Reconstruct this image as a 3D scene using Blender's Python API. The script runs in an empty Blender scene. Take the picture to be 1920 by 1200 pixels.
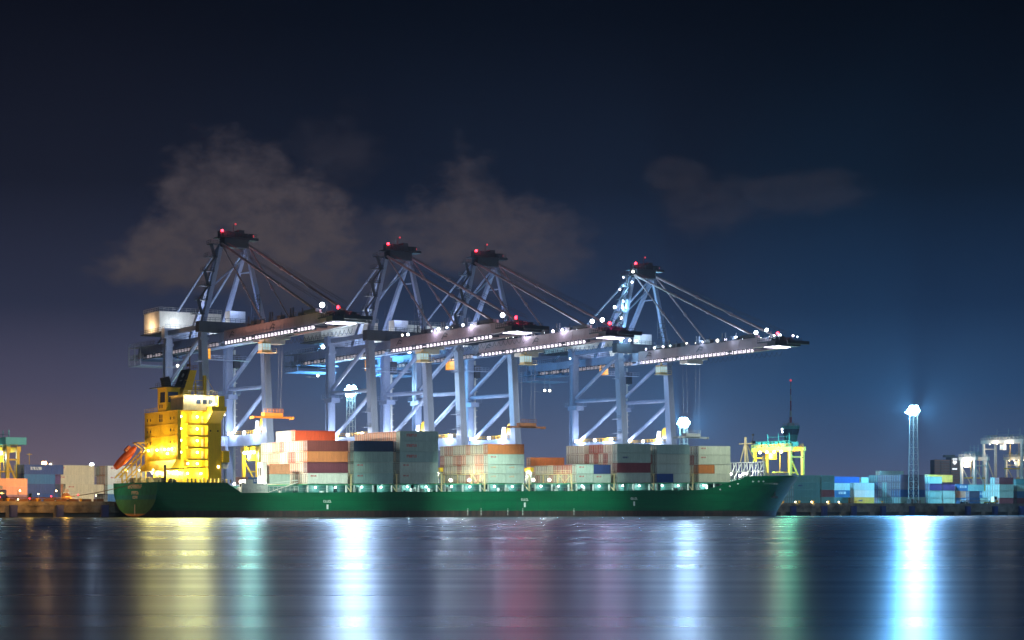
import bpy, math, random
from mathutils import Matrix, Vector
random.seed(7)
R = math.radians
PI = math.pi
sc = bpy.context.scene
COL = sc.collection

# ------------------------------------------------------------------ frame
# The quay runs 31.6 degrees off the picture plane. u runs along the quay (to the right and away),
# v runs from the ship's near side towards the land, z is up. Sea level is z = 0.
TH = R(31.6)
C, S = math.cos(TH), math.sin(TH)
Y0 = 571.0
F = 3733.0
def W(u, v, z=0.0):
    return Vector((u*C - v*S, Y0 + u*S + v*C, z))
def U(x, v):                       # where the photographed bearing x meets the line v
    t = (x-960)/F
    return (t*(Y0+v*C)+v*S)/(C-t*S)
def V(x, u):
    t = (x-960)/F
    return (u*C-t*(Y0+u*S))/(S+t*C)
QZ = 4.0                           # quay height

# ------------------------------------------------------------------ materials
MATS = {}
def _new(name):
    m = bpy.data.materials.new(name); m.use_nodes = True
    nt = m.node_tree; b = nt.nodes['Principled BSDF']
    MATS[name] = m
    return m, nt, b
def paint(name, col, rough=.55, var=.18, scale=.6, streak=.12, metal=0.0, bump=.0, objcol=False):
    m, nt, b = _new(name); N = nt.nodes; L = nt.links
    tc = N.new('ShaderNodeTexCoord')
    mp = N.new('ShaderNodeMapping'); mp.inputs['Scale'].default_value = (1, 1, .18)
    L.new(tc.outputs['Object'], mp.inputs['Vector'])
    n1 = N.new('ShaderNodeTexNoise'); n1.inputs['Scale'].default_value = scale; n1.inputs['Detail'].default_value = 6
    L.new(mp.outputs[0], n1.inputs['Vector'])
    n2 = N.new('ShaderNodeTexNoise'); n2.inputs['Scale'].default_value = scale*6; n2.inputs['Detail'].default_value = 4
    L.new(mp.outputs[0], n2.inputs['Vector'])
    r1 = N.new('ShaderNodeMapRange'); r1.inputs[1].default_value = .3; r1.inputs[2].default_value = .7
    r1.inputs[3].default_value = 1-var; r1.inputs[4].default_value = 1+var*.4
    L.new(n1.outputs[0], r1.inputs[0])
    r2 = N.new('ShaderNodeMapRange'); r2.inputs[1].default_value = .35; r2.inputs[2].default_value = .75
    r2.inputs[3].default_value = 1+streak*.3; r2.inputs[4].default_value = 1-streak
    L.new(n2.outputs[0], r2.inputs[0])
    mu = N.new('ShaderNodeMath'); mu.operation = 'MULTIPLY'
    L.new(r1.outputs[0], mu.inputs[0]); L.new(r2.outputs[0], mu.inputs[1])
    vm = N.new('ShaderNodeVectorMath'); vm.operation = 'SCALE'
    if objcol:
        oi = N.new('ShaderNodeObjectInfo'); L.new(oi.outputs['Color'], vm.inputs[0])
    else:
        vm.inputs[0].default_value = col
    L.new(mu.outputs[0], vm.inputs['Scale'])
    L.new(vm.outputs[0], b.inputs['Base Color'])
    b.inputs['Roughness'].default_value = rough; b.inputs['Metallic'].default_value = metal
    return m
def emit(name, col, strength):
    m, nt, b = _new(name)
    b.inputs['Base Color'].default_value = (.1, .1, .1, 1)
    b.inputs['Emission Color'].default_value = (*col, 1); b.inputs['Emission Strength'].default_value = strength
    m.cycles.emission_sampling = 'NONE'
    return m
paint('crane_paint', (.25, .33, .52), .5, .12, .3, .10)
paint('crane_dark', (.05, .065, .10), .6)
paint('boom_paint', (.31, .27, .33), .5, .12, .4)
paint('house_white', (.72, .72, .68), .6, .12, .4)
paint('steel', (.30, .33, .36), .5)
paint('dark_steel', (.045, .055, .06), .6)
paint('light_steel', (.62, .66, .66), .5)
paint('teal_deck', (.045, .16, .15), .6)
paint('ship_yellow', (.80, .52, .014), .5, .10, .5, .10)
paint('ship_cream', (.80, .66, .36), .55, .1)
paint('black_paint', (.012, .012, .015), .5)
paint('orange_boat', (.85, .13, .01), .4, .08)
paint('window_dark', (.02, .02, .025), .25)
paint('rust', (.22, .10, .05), .8, .3)
paint('rtg_yellow', (.88, .50, .02), .5, .1)
paint('rtg_grey', (.72, .68, .60), .55, .1)
paint('rtg_teal', (.10, .42, .40), .55, .1)
paint('green_paint', (.06, .30, .16), .55, .1)
paint('fender_blue', (.035, .05, .20), .7, .25)
paint('container_paint', (1, 1, 1), .55, .10, .5, .14, objcol=True)
paint('white_mark', (.78, .80, .78), .6, .05)
paint('red_mark', (.55, .05, .05), .6, .1)
paint('peach_mark', (.75, .38, .18), .6, .1)
paint('tower_red', (.40, .03, .04), .6)
paint('tower_white', (.45, .45, .47), .6)
paint('rope', (.30, .20, .10), .9)
paint('fabric_orange', (.8, .25, .03), .8)
paint('skin', (.45, .28, .2), .7)
emit('lamp_white', (.82, .92, 1), 14)
emit('lamp_violet', (.85, .78, 1), 8)
emit('lamp_warm', (1, .80, .45), 14)
emit('lamp_soft', (1, .95, .80), 9)
emit('lamp_cyan', (.45, .85, 1), 60)
emit('lamp_sodium', (1, .45, .12), 40)
emit('lamp_red', (1, .02, .04), 14)
emit('lamp_red_dim', (.8, .05, .08), .9)
emit('lamp_amber', (1, .42, .03), 1.3)
emit('lamp_green', (.5, 1, .65), 10)
emit('girder_glow', (.98, .88, 1), 1.7)  # glow for the lit white underside of the girder, not a fixture
emit('girder_glow_dim', (.7, .62, .70), .55)
emit('lit_glass', (.55, .80, .85), .8)
emit('floor_lamp', (1, .55, .45), .16)
emit('sign_lamp', (.9, .95, 1), 1.6)

# the bridge glass
m, nt, b = _new('bridge_glass'); b.inputs['Base Color'].default_value = (.10, .15, .25, 1); b.inputs['Roughness'].default_value = .08; b.inputs['Metallic'].default_value = .6
# green hull with rusty bottom band
m, nt, b = _new('hull_green'); N = nt.nodes; L = nt.links
tc = N.new('ShaderNodeTexCoord'); sp = N.new('ShaderNodeSeparateXYZ'); L.new(tc.outputs['Object'], sp.inputs[0])
mp = N.new('ShaderNodeMapping'); mp.inputs['Scale'].default_value = (.05, 1, .5); L.new(tc.outputs['Object'], mp.inputs[0])
n = N.new('ShaderNodeTexNoise'); n.inputs['Scale'].default_value = 1.2; n.inputs['Detail'].default_value = 8; L.new(mp.outputs[0], n.inputs[0])
mp2 = N.new('ShaderNodeMapping'); mp2.inputs['Scale'].default_value = (.9, 1, .08); L.new(tc.outputs['Object'], mp2.inputs[0])
n2 = N.new('ShaderNodeTexNoise'); n2.inputs['Scale'].default_value = 1.0; n2.inputs['Detail'].default_value = 6; L.new(mp2.outputs[0], n2.inputs[0])
cr = N.new('ShaderNodeValToRGB'); L.new(n.outputs[0], cr.inputs[0])
cr.color_ramp.elements[0].position = .3; cr.color_ramp.elements[0].color = (.0, .095, .042, 1)
cr.color_ramp.elements[1].position = .7; cr.color_ramp.elements[1].color = (.0, .15, .058, 1)
cr2 = N.new('ShaderNodeValToRGB'); L.new(n2.outputs[0], cr2.inputs[0])
cr2.color_ramp.elements[0].position = .35; cr2.color_ramp.elements[0].color = (.022, .02, .022, 1)
cr2.color_ramp.elements[1].position = .65; cr2.color_ramp.elements[1].color = (.09, .045, .038, 1)
rr = N.new('ShaderNodeMapRange'); rr.inputs[1].default_value = 1.72; rr.inputs[2].default_value = 1.80; L.new(sp.outputs[2], rr.inputs[0])
mx = N.new('ShaderNodeMix'); mx.data_type = 'RGBA'; L.new(rr.outputs[0], mx.inputs[0]); L.new(cr2.outputs[0], mx.inputs[6]); L.new(cr.outputs[0], mx.inputs[7])
st = N.new('ShaderNodeMapRange'); st.inputs[1].default_value = .62; st.inputs[2].default_value = .72; st.inputs[4].default_value = .35; L.new(n2.outputs[0], st.inputs[0])
mx2 = N.new('ShaderNodeMix'); mx2.data_type = 'RGBA'; L.new(st.outputs[0], mx2.inputs[0]); L.new(mx.outputs[2], mx2.inputs[6]); mx2.inputs[7].default_value = (.03, .10, .06, 1)
mpb = N.new('ShaderNodeCombineXYZ'); L.new(sp.outputs[0], mpb.inputs[0]); L.new(sp.outputs[2], mpb.inputs[1])
bk = N.new('ShaderNodeTexBrick'); L.new(mpb.outputs[0], bk.inputs[0]); bk.inputs['Scale'].default_value = 1.0; bk.inputs['Brick Width'].default_value = 9.0; bk.inputs['Row Height'].default_value = 2.3; bk.inputs['Mortar Size'].default_value = .07
bk.inputs['Color1'].default_value = (1, 1, 1, 1); bk.inputs['Color2'].default_value = (.84, .84, .84, 1); bk.inputs['Mortar'].default_value = (.6, .6, .6, 1)
ml_ = N.new('ShaderNodeMix'); ml_.data_type = 'RGBA'; ml_.blend_type = 'MULTIPLY'; ml_.inputs[0].default_value = .8; L.new(mx2.outputs[2], ml_.inputs[6]); L.new(bk.outputs[0], ml_.inputs[7])
L.new(ml_.outputs[2], b.inputs['Base Color']); b.inputs['Roughness'].default_value = .48
# stern plate: green above, olive and orange low down
m, nt, b = _new('stern_green'); N = nt.nodes; L = nt.links
tc = N.new('ShaderNodeTexCoord'); sp = N.new('ShaderNodeSeparateXYZ'); L.new(tc.outputs['Object'], sp.inputs[0])
cr = N.new('ShaderNodeValToRGB'); cr.color_ramp.interpolation = 'LINEAR'
mr = N.new('ShaderNodeMapRange'); mr.inputs[1].default_value = 0; mr.inputs[2].default_value = 9.2; L.new(sp.outputs[2], mr.inputs[0]); L.new(mr.outputs[0], cr.inputs[0])
e = cr.color_ramp.elements; e[0].position = 0; e[0].color = (.60, .20, .03, 1); e[1].position = 1; e[1].color = (.015, .20, .11, 1)
for p, c_ in ((.09, (.60, .20, .03, 1)), (.115, (.06, .13, .03, 1)), (.50, (.06, .17, .06, 1)), (.53, (.02, .16, .14, 1)), (.62, (.02, .16, .15, 1)), (.66, (.015, .19, .11, 1))):
    q = e.new(p); q.color = c_
n = N.new('ShaderNodeTexNoise'); n.inputs['Scale'].default_value = .7; n.inputs['Detail'].default_value = 6; L.new(tc.outputs['Object'], n.inputs[0])
mr2 = N.new('ShaderNodeMapRange'); mr2.inputs[1].default_value = .3; mr2.inputs[2].default_value = .7; mr2.inputs[3].default_value = .8; mr2.inputs[4].default_value = 1.1; L.new(n.outputs[0], mr2.inputs[0])
vm = N.new('ShaderNodeVectorMath'); vm.operation = 'SCALE'; L.new(cr.outputs[0], vm.inputs[0]); L.new(mr2.outputs[0], vm.inputs['Scale'])
L.new(vm.outputs[0], b.inputs['Base Color']); b.inputs['Roughness'].default_value = .85; b.inputs['Specular IOR Level'].default_value = .12
# concrete of the quay
def concrete(name, c1, c2, sc_=.25):
    m, nt, b = _new(name); N = nt.nodes; L = nt.links
    tc = N.new('ShaderNodeTexCoord')
    n = N.new('ShaderNodeTexNoise'); n.inputs['Scale'].default_value = sc_; n.inputs['Detail'].default_value = 9; n.inputs['Roughness'].default_value = .65
    L.new(tc.outputs['Object'], n.inputs[0])
    cr = N.new('ShaderNodeValToRGB'); L.new(n.outputs[0], cr.inputs[0])
    cr.color_ramp.elements[0].position = .35; cr.color_ramp.elements[0].color = (*c1, 1)
    cr.color_ramp.elements[1].position = .65; cr.color_ramp.elements[1].color = (*c2, 1)
    bp = N.new('ShaderNodeBump'); bp.inputs['Strength'].default_value = .3; L.new(n.outputs[0], bp.inputs['Height']); L.new(bp.outputs[0], b.inputs['Normal'])
    L.new(cr.outputs[0], b.inputs['Base Color']); b.inputs['Roughness'].default_value = .85
concrete('concrete', (.07, .06, .05), (.30, .27, .23))
concrete('yard_ground', (.06, .06, .06), (.12, .115, .11), .08)
# harbour water, smoothed by the long exposure: absorbs a good part of what falls on it
m, nt, b = _new('harbour_water'); N = nt.nodes; L = nt.links; N.remove(b)
tc = N.new('ShaderNodeTexCoord')
mp = N.new('ShaderNodeMapping'); mp.inputs['Scale'].default_value = (.004, .06, 1); L.new(tc.outputs['Object'], mp.inputs[0])
n = N.new('ShaderNodeTexNoise'); n.inputs['Scale'].default_value = 1.0; n.inputs['Detail'].default_value = 3; n.inputs['Roughness'].default_value = .5; L.new(mp.outputs[0], n.inputs[0])
mp3 = N.new('ShaderNodeMapping'); mp3.inputs['Scale'].default_value = (.02, .3, 1); L.new(tc.outputs['Object'], mp3.inputs[0])
n3 = N.new('ShaderNodeTexNoise'); n3.inputs['Scale'].default_value = 1.0; n3.inputs['Detail'].default_value = 3; L.new(mp3.outputs[0], n3.inputs[0])
mr = N.new('ShaderNodeMapRange'); mr.inputs[1].default_value = .3; mr.inputs[2].default_value = .7; mr.inputs[3].default_value = .25; mr.inputs[4].default_value = .31; L.new(n.outputs[0], mr.inputs[0])
bp = N.new('ShaderNodeBump'); bp.inputs['Strength'].default_value = .09; bp.inputs['Distance'].default_value = .25; L.new(n.outputs[0], bp.inputs['Height'])
gl = N.new('ShaderNodeBsdfAnisotropic'); gl.inputs['Anisotropy'].default_value = -.24
cr = N.new('ShaderNodeValToRGB'); L.new(n3.outputs[0], cr.inputs[0])
cr.color_ramp.elements[0].position = .3; cr.color_ramp.elements[0].color = (.24, .30, .40, 1)
cr.color_ramp.elements[1].position = .7; cr.color_ramp.elements[1].color = (.36, .44, .56, 1)
L.new(cr.outputs[0], gl.inputs['Color']); L.new(mr.outputs[0], gl.inputs['Roughness']); L.new(bp.outputs[0], gl.inputs['Normal'])
tg = N.new('ShaderNodeCombineXYZ'); tg.inputs[0].default_value = 1; L.new(tg.outputs[0], gl.inputs['Tangent'])
df = N.new('ShaderNodeBsdfDiffuse'); df.inputs['Color'].default_value = (.003, .008, .018, 1)
ads = N.new('ShaderNodeAddShader'); L.new(gl.outputs[0], ads.inputs[0]); L.new(df.outputs[0], ads.inputs[1]); L.new(ads.outputs[0], N['Material Output'].inputs['Surface'])

# ------------------------------------------------------------------ mesh builder
class MB:
    def __init__(s): s.v = []; s.f = []; s.mi = []
    def add(s, vs, fs, mi=0):
        o = len(s.v); s.v += [tuple(x) for x in vs]
        for f in fs: s.f.append(tuple(i+o for i in f)); s.mi.append(mi)
    def box(s, x0, x1, y0, y1, z0, z1, mi=0):
        vs = [(x, y, z) for z in (z0, z1) for y in (y0, y1) for x in (x0, x1)]
        s.add(vs, [(0, 2, 3, 1), (4, 5, 7, 6), (0, 1, 5, 4), (2, 6, 7, 3), (0, 4, 6, 2), (1, 3, 7, 5)], mi); return s
    def beam(s, p, q, w, h=None, mi=0, w2=None, h2=None):
        h = h or w; w2 = w2 or w; h2 = h2 or h
        p = Vector(p); q = Vector(q); d = (q-p).normalized()
        up = Vector((0, 0, 1)) if abs(d.z) < .95 else Vector((0, 1, 0))
        a = d.cross(up).normalized(); b_ = a.cross(d).normalized()
        vs = []
        for P_, w_, h_ in ((p, w, h), (q, w2, h2)):
            for i, j in ((-1, -1), (1, -1), (1, 1), (-1, 1)):
                vs.append(P_+a*(i*w_/2)+b_*(j*h_/2))
        s.add(vs, [(3, 2, 1, 0), (4, 5, 6, 7), (0, 1, 5, 4), (1, 2, 6, 5), (2, 3, 7, 6), (3, 0, 4, 7)], mi); return s
    def tube(s, p, q, r, n=8, mi=0, r2=None):
        r2 = r if r2 is None else r2
        p = Vector(p); q = Vector(q); d = (q-p).normalized()
        up = Vector((0, 0, 1)) if abs(d.z) < .95 else Vector((0, 1, 0))
        a = d.cross(up).normalized(); b_ = a.cross(d).normalized()
        vs = []
        for P_, r_ in ((p, r), (q, r2)):
            for k in range(n):
                t = 2*PI*k/n; vs.append(P_+a*(math.cos(t)*r_)+b_*(math.sin(t)*r_))
        fs = [(k, (k+1) % n, n+(k+1) % n, n+k) for k in range(n)]
        fs += [tuple(reversed(range(n))), tuple(range(n, 2*n))]
        s.add(vs, fs, mi); return s
    def prism(s, poly, axis, a, b_, mi=0):       # poly in the two other axes, extruded along axis
        def P_(p, t):
            return (t, p[0], p[1]) if axis == 'x' else (p[0], t, p[1]) if axis == 'y' else (p[0], p[1], t)
        n = len(poly); vs = [P_(p, a) for p in poly]+[P_(p, b_) for p in poly]
        fs = [(k, (k+1) % n, n+(k+1) % n, n+k) for k in range(n)]+[tuple(reversed(range(n))), tuple(range(n, 2*n))]
        s.add(vs, fs, mi); return s
    def ball(s, c, r, n=8, m_=5, mi=0, sz=1.0):
        vs = [(c[0], c[1], c[2]-r*sz)]
        for j in range(1, m_):
            t = PI*j/m_
            for k in range(n):
                a = 2*PI*k/n; vs.append((c[0]+r*math.sin(t)*math.cos(a), c[1]+r*math.sin(t)*math.sin(a), c[2]-r*sz*math.cos(t)))
        vs.append((c[0], c[1], c[2]+r*sz)); fs = []
        for k in range(n): fs.append((0, 1+(k+1) % n, 1+k))
        for j in range(m_-2):
            for k in range(n):
                a = 1+j*n+k; b2 = 1+j*n+(k+1) % n; fs.append((a, b2, b2+n, a+n))
        l = len(vs)-1
        for k in range(n): fs.append((l, 1+(m_-2)*n+k, 1+(m_-2)*n+(k+1) % n))
        s.add(vs, fs, mi); return s
    def rail(s, pts, h=1.0, r=.035, step=1.6, mi=0):
        for p, q in zip(pts[:-1], pts[1:]):
            p = Vector(p); q = Vector(q); n = max(1, int((q-p).length/step))
            for k in range(n+1):
                P_ = p.lerp(q, k/n); s.tube(P_, P_+Vector((0, 0, h)), r, 4, mi)
            for hh in (h*.5, h): s.tube(p+Vector((0, 0, hh)), q+Vector((0, 0, hh)), r, 4, mi)
        return s
    def mesh(s, name, mats):
        me = bpy.data.meshes.new(name); me.from_pydata(s.v, [], s.f); me.update()
        import bmesh
        bm = bmesh.new(); bm.from_mesh(me); bmesh.ops.recalc_face_normals(bm, faces=bm.faces[:]); bm.to_mesh(me); bm.free()
        for m_ in (mats if isinstance(mats, (list, tuple)) else [mats]): me.materials.append(MATS[m_])
        for p, i in zip(me.polygons, s.mi): p.material_index = i
        return me
    def build(s, name, mats, parent=None, loc=None):
        o = bpy.data.objects.new(name, s.mesh(name, mats)); COL.objects.link(o)
        if parent is not None: o.parent = parent
        if loc is not None: o.location = loc
        return o
def smooth(o):
    for p in o.data.polygons: p.use_smooth = True
    return o
def tag(o, label=None, cat=None, group=None, kind=None):
    if label: o['label'] = label
    if cat: o['category'] = cat
    if group: o['group'] = group
    if kind: o['kind'] = kind
    return o
def thing(name, u, v, z, label, cat, group=None, rot=0.0):
    o = bpy.data.objects.new(name, None); COL.objects.link(o); o.empty_display_size = .5
    o.location = W(u, v, z); o.rotation_euler = (0, 0, TH+rot)
    return tag(o, label, cat, group)
def kids(o): return [c for c in bpy.data.objects if c.parent == o]
def lamp(parent, loc, power, col, radius=.3, spot=None, aim=None, blend=.5, name='lamp_light'):
    l = bpy.data.lights.new(name, 'SPOT' if spot else 'POINT'); l.energy = power; l.color = col; l.shadow_soft_size = radius
    if spot: l.spot_size = R(spot); l.spot_blend = blend
    o = bpy.data.objects.new(name, l); COL.objects.link(o)
    if parent is not None: o.parent = parent
    o.location = loc
    if aim is not None:
        o.rotation_euler = (Vector(aim)-Vector(loc)).to_track_quat('-Z', 'Y').to_euler()
    return o
ORD = ['bottom', 'second', 'third', 'fourth', 'fifth', 'sixth', 'seventh', 'eighth', 'ninth', 'tenth', 'eleventh', 'twelfth', 'thirteenth']
NTH = ['first']+ORD[1:]

# ------------------------------------------------------------------ setting: sea, quay, land
mb = MB(); mb.add([(-6000, -300, 0), (6000, -300, 0), (6000, 7000, 0), (-6000, 7000, 0)], [(0, 1, 2, 3)])
sea = mb.build('water', 'harbour_water'); tag(sea, kind='structure')
QV = 33.6
frame = lambda: None
def qroot(o):
    o.location = W(0, 0, 0); o.rotation_euler = (0, 0, TH); return o
mb = MB(); mb.box(-2500, 3000, QV+1.2, 5000, -8, QZ)
land = qroot(mb.build('ground', 'yard_ground')); tag(land, kind='structure')
# quay front: cap beam, recessed face with piles
q = MB()
q.box(-420, 700, QV, QV+1.2, 1.25, QZ+.02)
q.box(-420, 700, QV-.25, QV, 3.1, QZ-.05)
for k in range(85):
    u = -412+13.15*k
    q.box(u-1.0, u+1.0, QV-.1, QV+1.1, -6, 1.25)
q.build('quay', 'concrete'); quay = bpy.data.objects['quay']; qroot(quay); tag(quay, kind='structure')
c = MB(); c.box(-420, 700, QV+.1, QV+.5, QZ+.02, QZ+.30)
kerb = qroot(c.build('quay_kerb', 'concrete')); tag(kerb, kind='structure')
# fenders
fen = MB(); fen.box(-1.0, 1.0, -.9, 0, -.2, 3.3).box(-.8, .8, -1.05, -.9, .1, 3.1, 1)
fme = fen.mesh('fender', ['fender_blue', 'fender_blue'])
for k, u in enumerate([-148, -135.1, -122.4, -109.8]+[131, 144.5, 157.6, 170.9, 184.3, 197.8, 211, 224.4, 237.6, 250.8]):
    o = bpy.data.objects.new('quay_fender', fme); COL.objects.link(o); o.location = W(u, QV-.25, 0); o.rotation_euler = (0, 0, TH)
    left = k < 4
    tag(o, ('blue rubber fender on the orange lit quay wall, %s from the ship stern' % NTH[3-k]) if left else
        ('blue fender on the dark quay wall, %s to the right of the ship bow' % NTH[k-4]), 'fender', 'fenders along the quay wall')
# bollards
bo = MB(); bo.tube((0, 0, 0), (0, 0, .7), .22, 10).tube((0, 0, .7), (0, 0, .9), .42, 10)
bme = bo.mesh('bollard', 'rtg_yellow')
for k, u in enumerate([-146, -136, -128, -116, 122, 128, 135, 141, 148, 160, 172]):
    o = bpy.data.objects.new('mooring_bollard', bme); COL.objects.link(o); o.location = W(u, QV+.95, QZ); o.rotation_euler = (0, 0, TH); o.scale = (1.2, 1.2, 1.2)
    tag(o, ('yellow mooring bollard on the quay edge, %s %s' % (NTH[3-k] if k < 4 else NTH[k-4], 'left of the stern' if k < 4 else 'right of the bow')), 'bollard', 'bollards on the quay edge')

# ------------------------------------------------------------------ containers
CW, G = 2.438, .08
def container_mesh(L_, H, ribs, depth, name):
    mb = MB()
    # corrugated sides
    hw = CW/2
    x0, x1 = .18, L_-.18
    pts = []; n = ribs; p = (x1-x0)/n
    for k in range(n):
        a = x0+k*p
        pts += [(a, 0), (a+p*.42, 0), (a+p*.5, depth), (a+p*.92, depth)]
    pts.append((x1, 0))
    for sy in (-1, 1):
        vs = []
        for (x, d) in pts:
            y = sy*(hw-.02-d); vs += [(x, y, .16), (x, y, H-.12)]
        fs = [(2*i, 2*i+2, 2*i+3, 2*i+1) for i in range(len(pts)-1)]
        mb.add(vs, fs)
    mb.box(.02, L_-.02, -hw+.08, hw-.08, H-.1, H-.03)
    mb.box(.02, L_-.02, -hw+.08, hw-.08, .1, .16)
    mb.box(L_-.08, L_-.03, -hw+.1, hw-.1, .16, H-.1)
    mb.box(.16, .2, -hw+.1, hw-.1, .16, H-.1)
    for sy in (-1, 1):
        mb.box(.16, L_-.16, sy*hw-(.09 if sy > 0 else 0), sy*hw+(.09 if sy < 0 else 0), .02, .18)
        mb.box(.16, L_-.16, sy*hw-(.07 if sy > 0 else 0), sy*hw+(.07 if sy < 0 else 0), H-.13, H-.01)
        for xa in (0, L_-.16):
            mb.box(xa, xa+.16, sy*hw-(.14 if sy > 0 else 0), sy*hw+(.14 if sy < 0 else 0), 0, H)
    for xa in (0, L_-.1):
        mb.box(xa, xa+.1, -hw+.14, hw-.14, .0, .16); mb.box(xa, xa+.1, -hw+.14, hw-.14, H-.13, H)
    return mb.mesh(name, 'container_paint')
def door_mesh(H, side):
    mb = MB(); hw = CW/2-.15
    y0, y1 = (-hw, -.012) if side < 0 else (.012, hw)
    mb.box(.06, .11, y0, y1, .18, H-.15)
    for k in range(4):
        z = .3+k*(H-.55)/4; mb.box(.04, .06, y0+.08, y1-.08, z, z+(H-.55)/4-.12)
    for (a, b_, c_, d) in ((y0, y0+.1, .18, H-.15), (y1-.1, y1, .18, H-.15), (y0, y1, .18, .3), (y0, y1, H-.27, H-.15)): mb.box(.02, .06, a, b_, c_, d, 2)
    for t in (.28, .72):
        y = y0+(y1-y0)*t; mb.tube((.0, y, .2), (.0, y, H-.17), .035, 5, 1); mb.box(-.03, 0.0, y-.02, y+.22, 1.05, 1.12, 1)
    return mb.mesh('container_door', ['container_paint', 'light_steel', 'rust'])
CM = {}
def cmesh(L_, H, style):
    k = (L_, H, style)
    if k not in CM:
        rb = {'rib': int(L_*1.9), 'flat': int(L_*3.2)}[style]
        CM[k] = container_mesh(L_, H, rb, .07 if style == 'rib' else .03, 'shipping_container')
    return CM[k]
DM = {}
def dmesh(H, sd):
    if (H, sd) not in DM: DM[(H, sd)] = door_mesh(H, sd)
    return DM[(H, sd)]
def logo_mesh(w, h, seed, mat):
    rnd = random.Random(seed); mb = MB(); x = 0
    while x < w:
        a = rnd.choice((.12, .2, .28)); a = min(a, w-x)*.9
        t = rnd.random()
        if t < .4: mb.box(x, x+a, -.012, 0, 0, h)
        elif t < .7: mb.box(x, x+a*.35, -.012, 0, 0, h); mb.box(x+a*.35, x+a, -.012, 0, h*.72, h)
        else: mb.box(x, x+a, -.012, 0, 0, h*.28); mb.box(x, x+a*.4, -.012, 0, h*.28, h)
        x += a+.09
    return mb.mesh('logo', mat)
LM = {'r': logo_mesh(3.2, .75, 3, 'red_mark'), 's': logo_mesh(1.7, .4, 4, 'red_mark'), 'w': logo_mesh(3.4, .9, 5, 'white_mark'),
      'p': logo_mesh(1.7, .42, 6, 'peach_mark'), 'd': logo_mesh(2.2, .5, 8, 'fender_blue')}
COLS = {  # code: (colour, word)
 'w': ((.66, .62, .50), 'cream'), 'W': ((.78, .76, .68), 'off white'), 'r': ((.42, .10, .07), 'brick red'), 'p': ((.66, .33, .23), 'pinkish red'),
 'g': ((.46, .55, .50), 'grey green'), 'G': ((.30, .43, .41), 'dark grey green'), 'm': ((.20, .05, .06), 'maroon'), 'o': ((.62, .20, .07), 'rusty orange'),
 'R': ((.80, .12, .05), 'bright red'), 'n': ((.035, .05, .10), 'navy'), 'b': ((.03, .07, .24), 'royal blue'), 'B': ((.05, .17, .36), 'mid blue'),
 't': ((.11, .27, .26), 'teal'), 'T': ((.34, .50, .43), 'pale teal'), 'y': ((.85, .48, .08), 'orange yellow'), 'a': ((.55, .72, .70), 'pale aqua'),
 'v': ((.20, .14, .20), 'dark mauve'), 'V': ((.10, .05, .16), 'dark purple'), 'e': ((.60, .28, .16), 'peach brown'), 'c': ((.70, .60, .40), 'sandy cream'),
}
NCONT = [0]
def container(u, v, z, L_, H, code, label, style='rib', doors=True, logo=None, group=None, pitch=0.0, logopos=None):
    col, word = COLS[code]
    j = 1+random.uniform(-.10, .08); t = random.uniform(-.015, .015)
    colr = (max(0, col[0]*j+t), max(0, col[1]*j), max(0, col[2]*j-t), 1)
    o = bpy.data.objects.new('shipping_container', cmesh(L_, H, style)); COL.objects.link(o)
    o.location = W(u, v+CW/2, z); o.rotation_euler = (0, -pitch, TH); o.color = colr
    tag(o, label.replace('{c}', word), 'container', group or 'containers stacked on the ship')
    if doors:
        for sd in (-1, 1):
            d = bpy.data.objects.new('door', dmesh(H, sd)); COL.objects.link(d); d.parent = o; d.color = colr
    if logo:
        l = bpy.data.objects.new('logo', LM[logo]); COL.objects.link(l); l.parent = o
        lp = logopos or ((1.0, H-.95) if logo in ('s', 'p') else (2.0, H*.45))
        l.location = (lp[0], -CW/2-.001, lp[1])
    NCONT[0] += 1
    return o
zdeck = lambda u: 7.36+.0102*u
zc = lambda u: 9.72+.0105*u
PITCH = .0105
v0 = .4
BAYN = {'b0': 'short stack by the deckhouse', 'b1': 'stack topped by the bright red container', 'b2': 'stack with navy top',
        'b3': 'tallest grey green stack', 'b4': 'stack behind the aft yellow posts', 'b6': 'stack behind the forward yellow posts',
        'b7': 'stack with a maroon second tier', 'b8': 'second stack from the bow', 'b9': 'stack nearest the bow'}
def ship_cont(bay, ub, col, tier, zt, L_, H, code, style='rib', doors=True, logo=None, du=0.0, lp=None, part=''):
    where = {'b0': 1, 'b1': 1}
    label = '%s {c}%s container, %s row from water, %s' % (ORD[tier]+' tier', part, NTH[col], BAYN[bay])
    return container(ub+du, v0+col*(CW+G), zc(ub)+zt, L_, H, code, label, style, doors, logo, pitch=PITCH, logopos=lp)
def endtiers(bay, ub, tiers, sides, heights, skip=()):
    """tiers: bottom-first list of strings, near column first ('.' = gap); sides: (code, style, logo) of the near 40 ft per tier"""
    z = 0
    for t, (row, H) in enumerate(zip(tiers, heights)):
        for cidx, ch in enumerate(row):
            if ch == '.': continue
            if cidx == 0 and sides[t] is not None:
                sd = sides[t]
                if len(sd) == 2 and isinstance(sd[0], tuple):      # two 20 ft
                    for q_, (code, style, lg) in enumerate(sd):
                        ship_cont(bay, ub, 0, t, z, 6.058, H, code, style, q_ == 0, lg, du=q_*6.13, part=(' aft', ' forward')[q_])
                else:
                    code, style, lg = sd[:3]
                    ship_cont(bay, ub, 0, t, z, 12.19, H, code, style, True, lg, lp=sd[3] if len(sd) > 3 else None)
            else:
                ship_cont(bay, ub, cidx, t, z, 12.19, H, ch, 'flat', True)
        z += H+.05
H9, H8 = 2.896, 2.591
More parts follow.
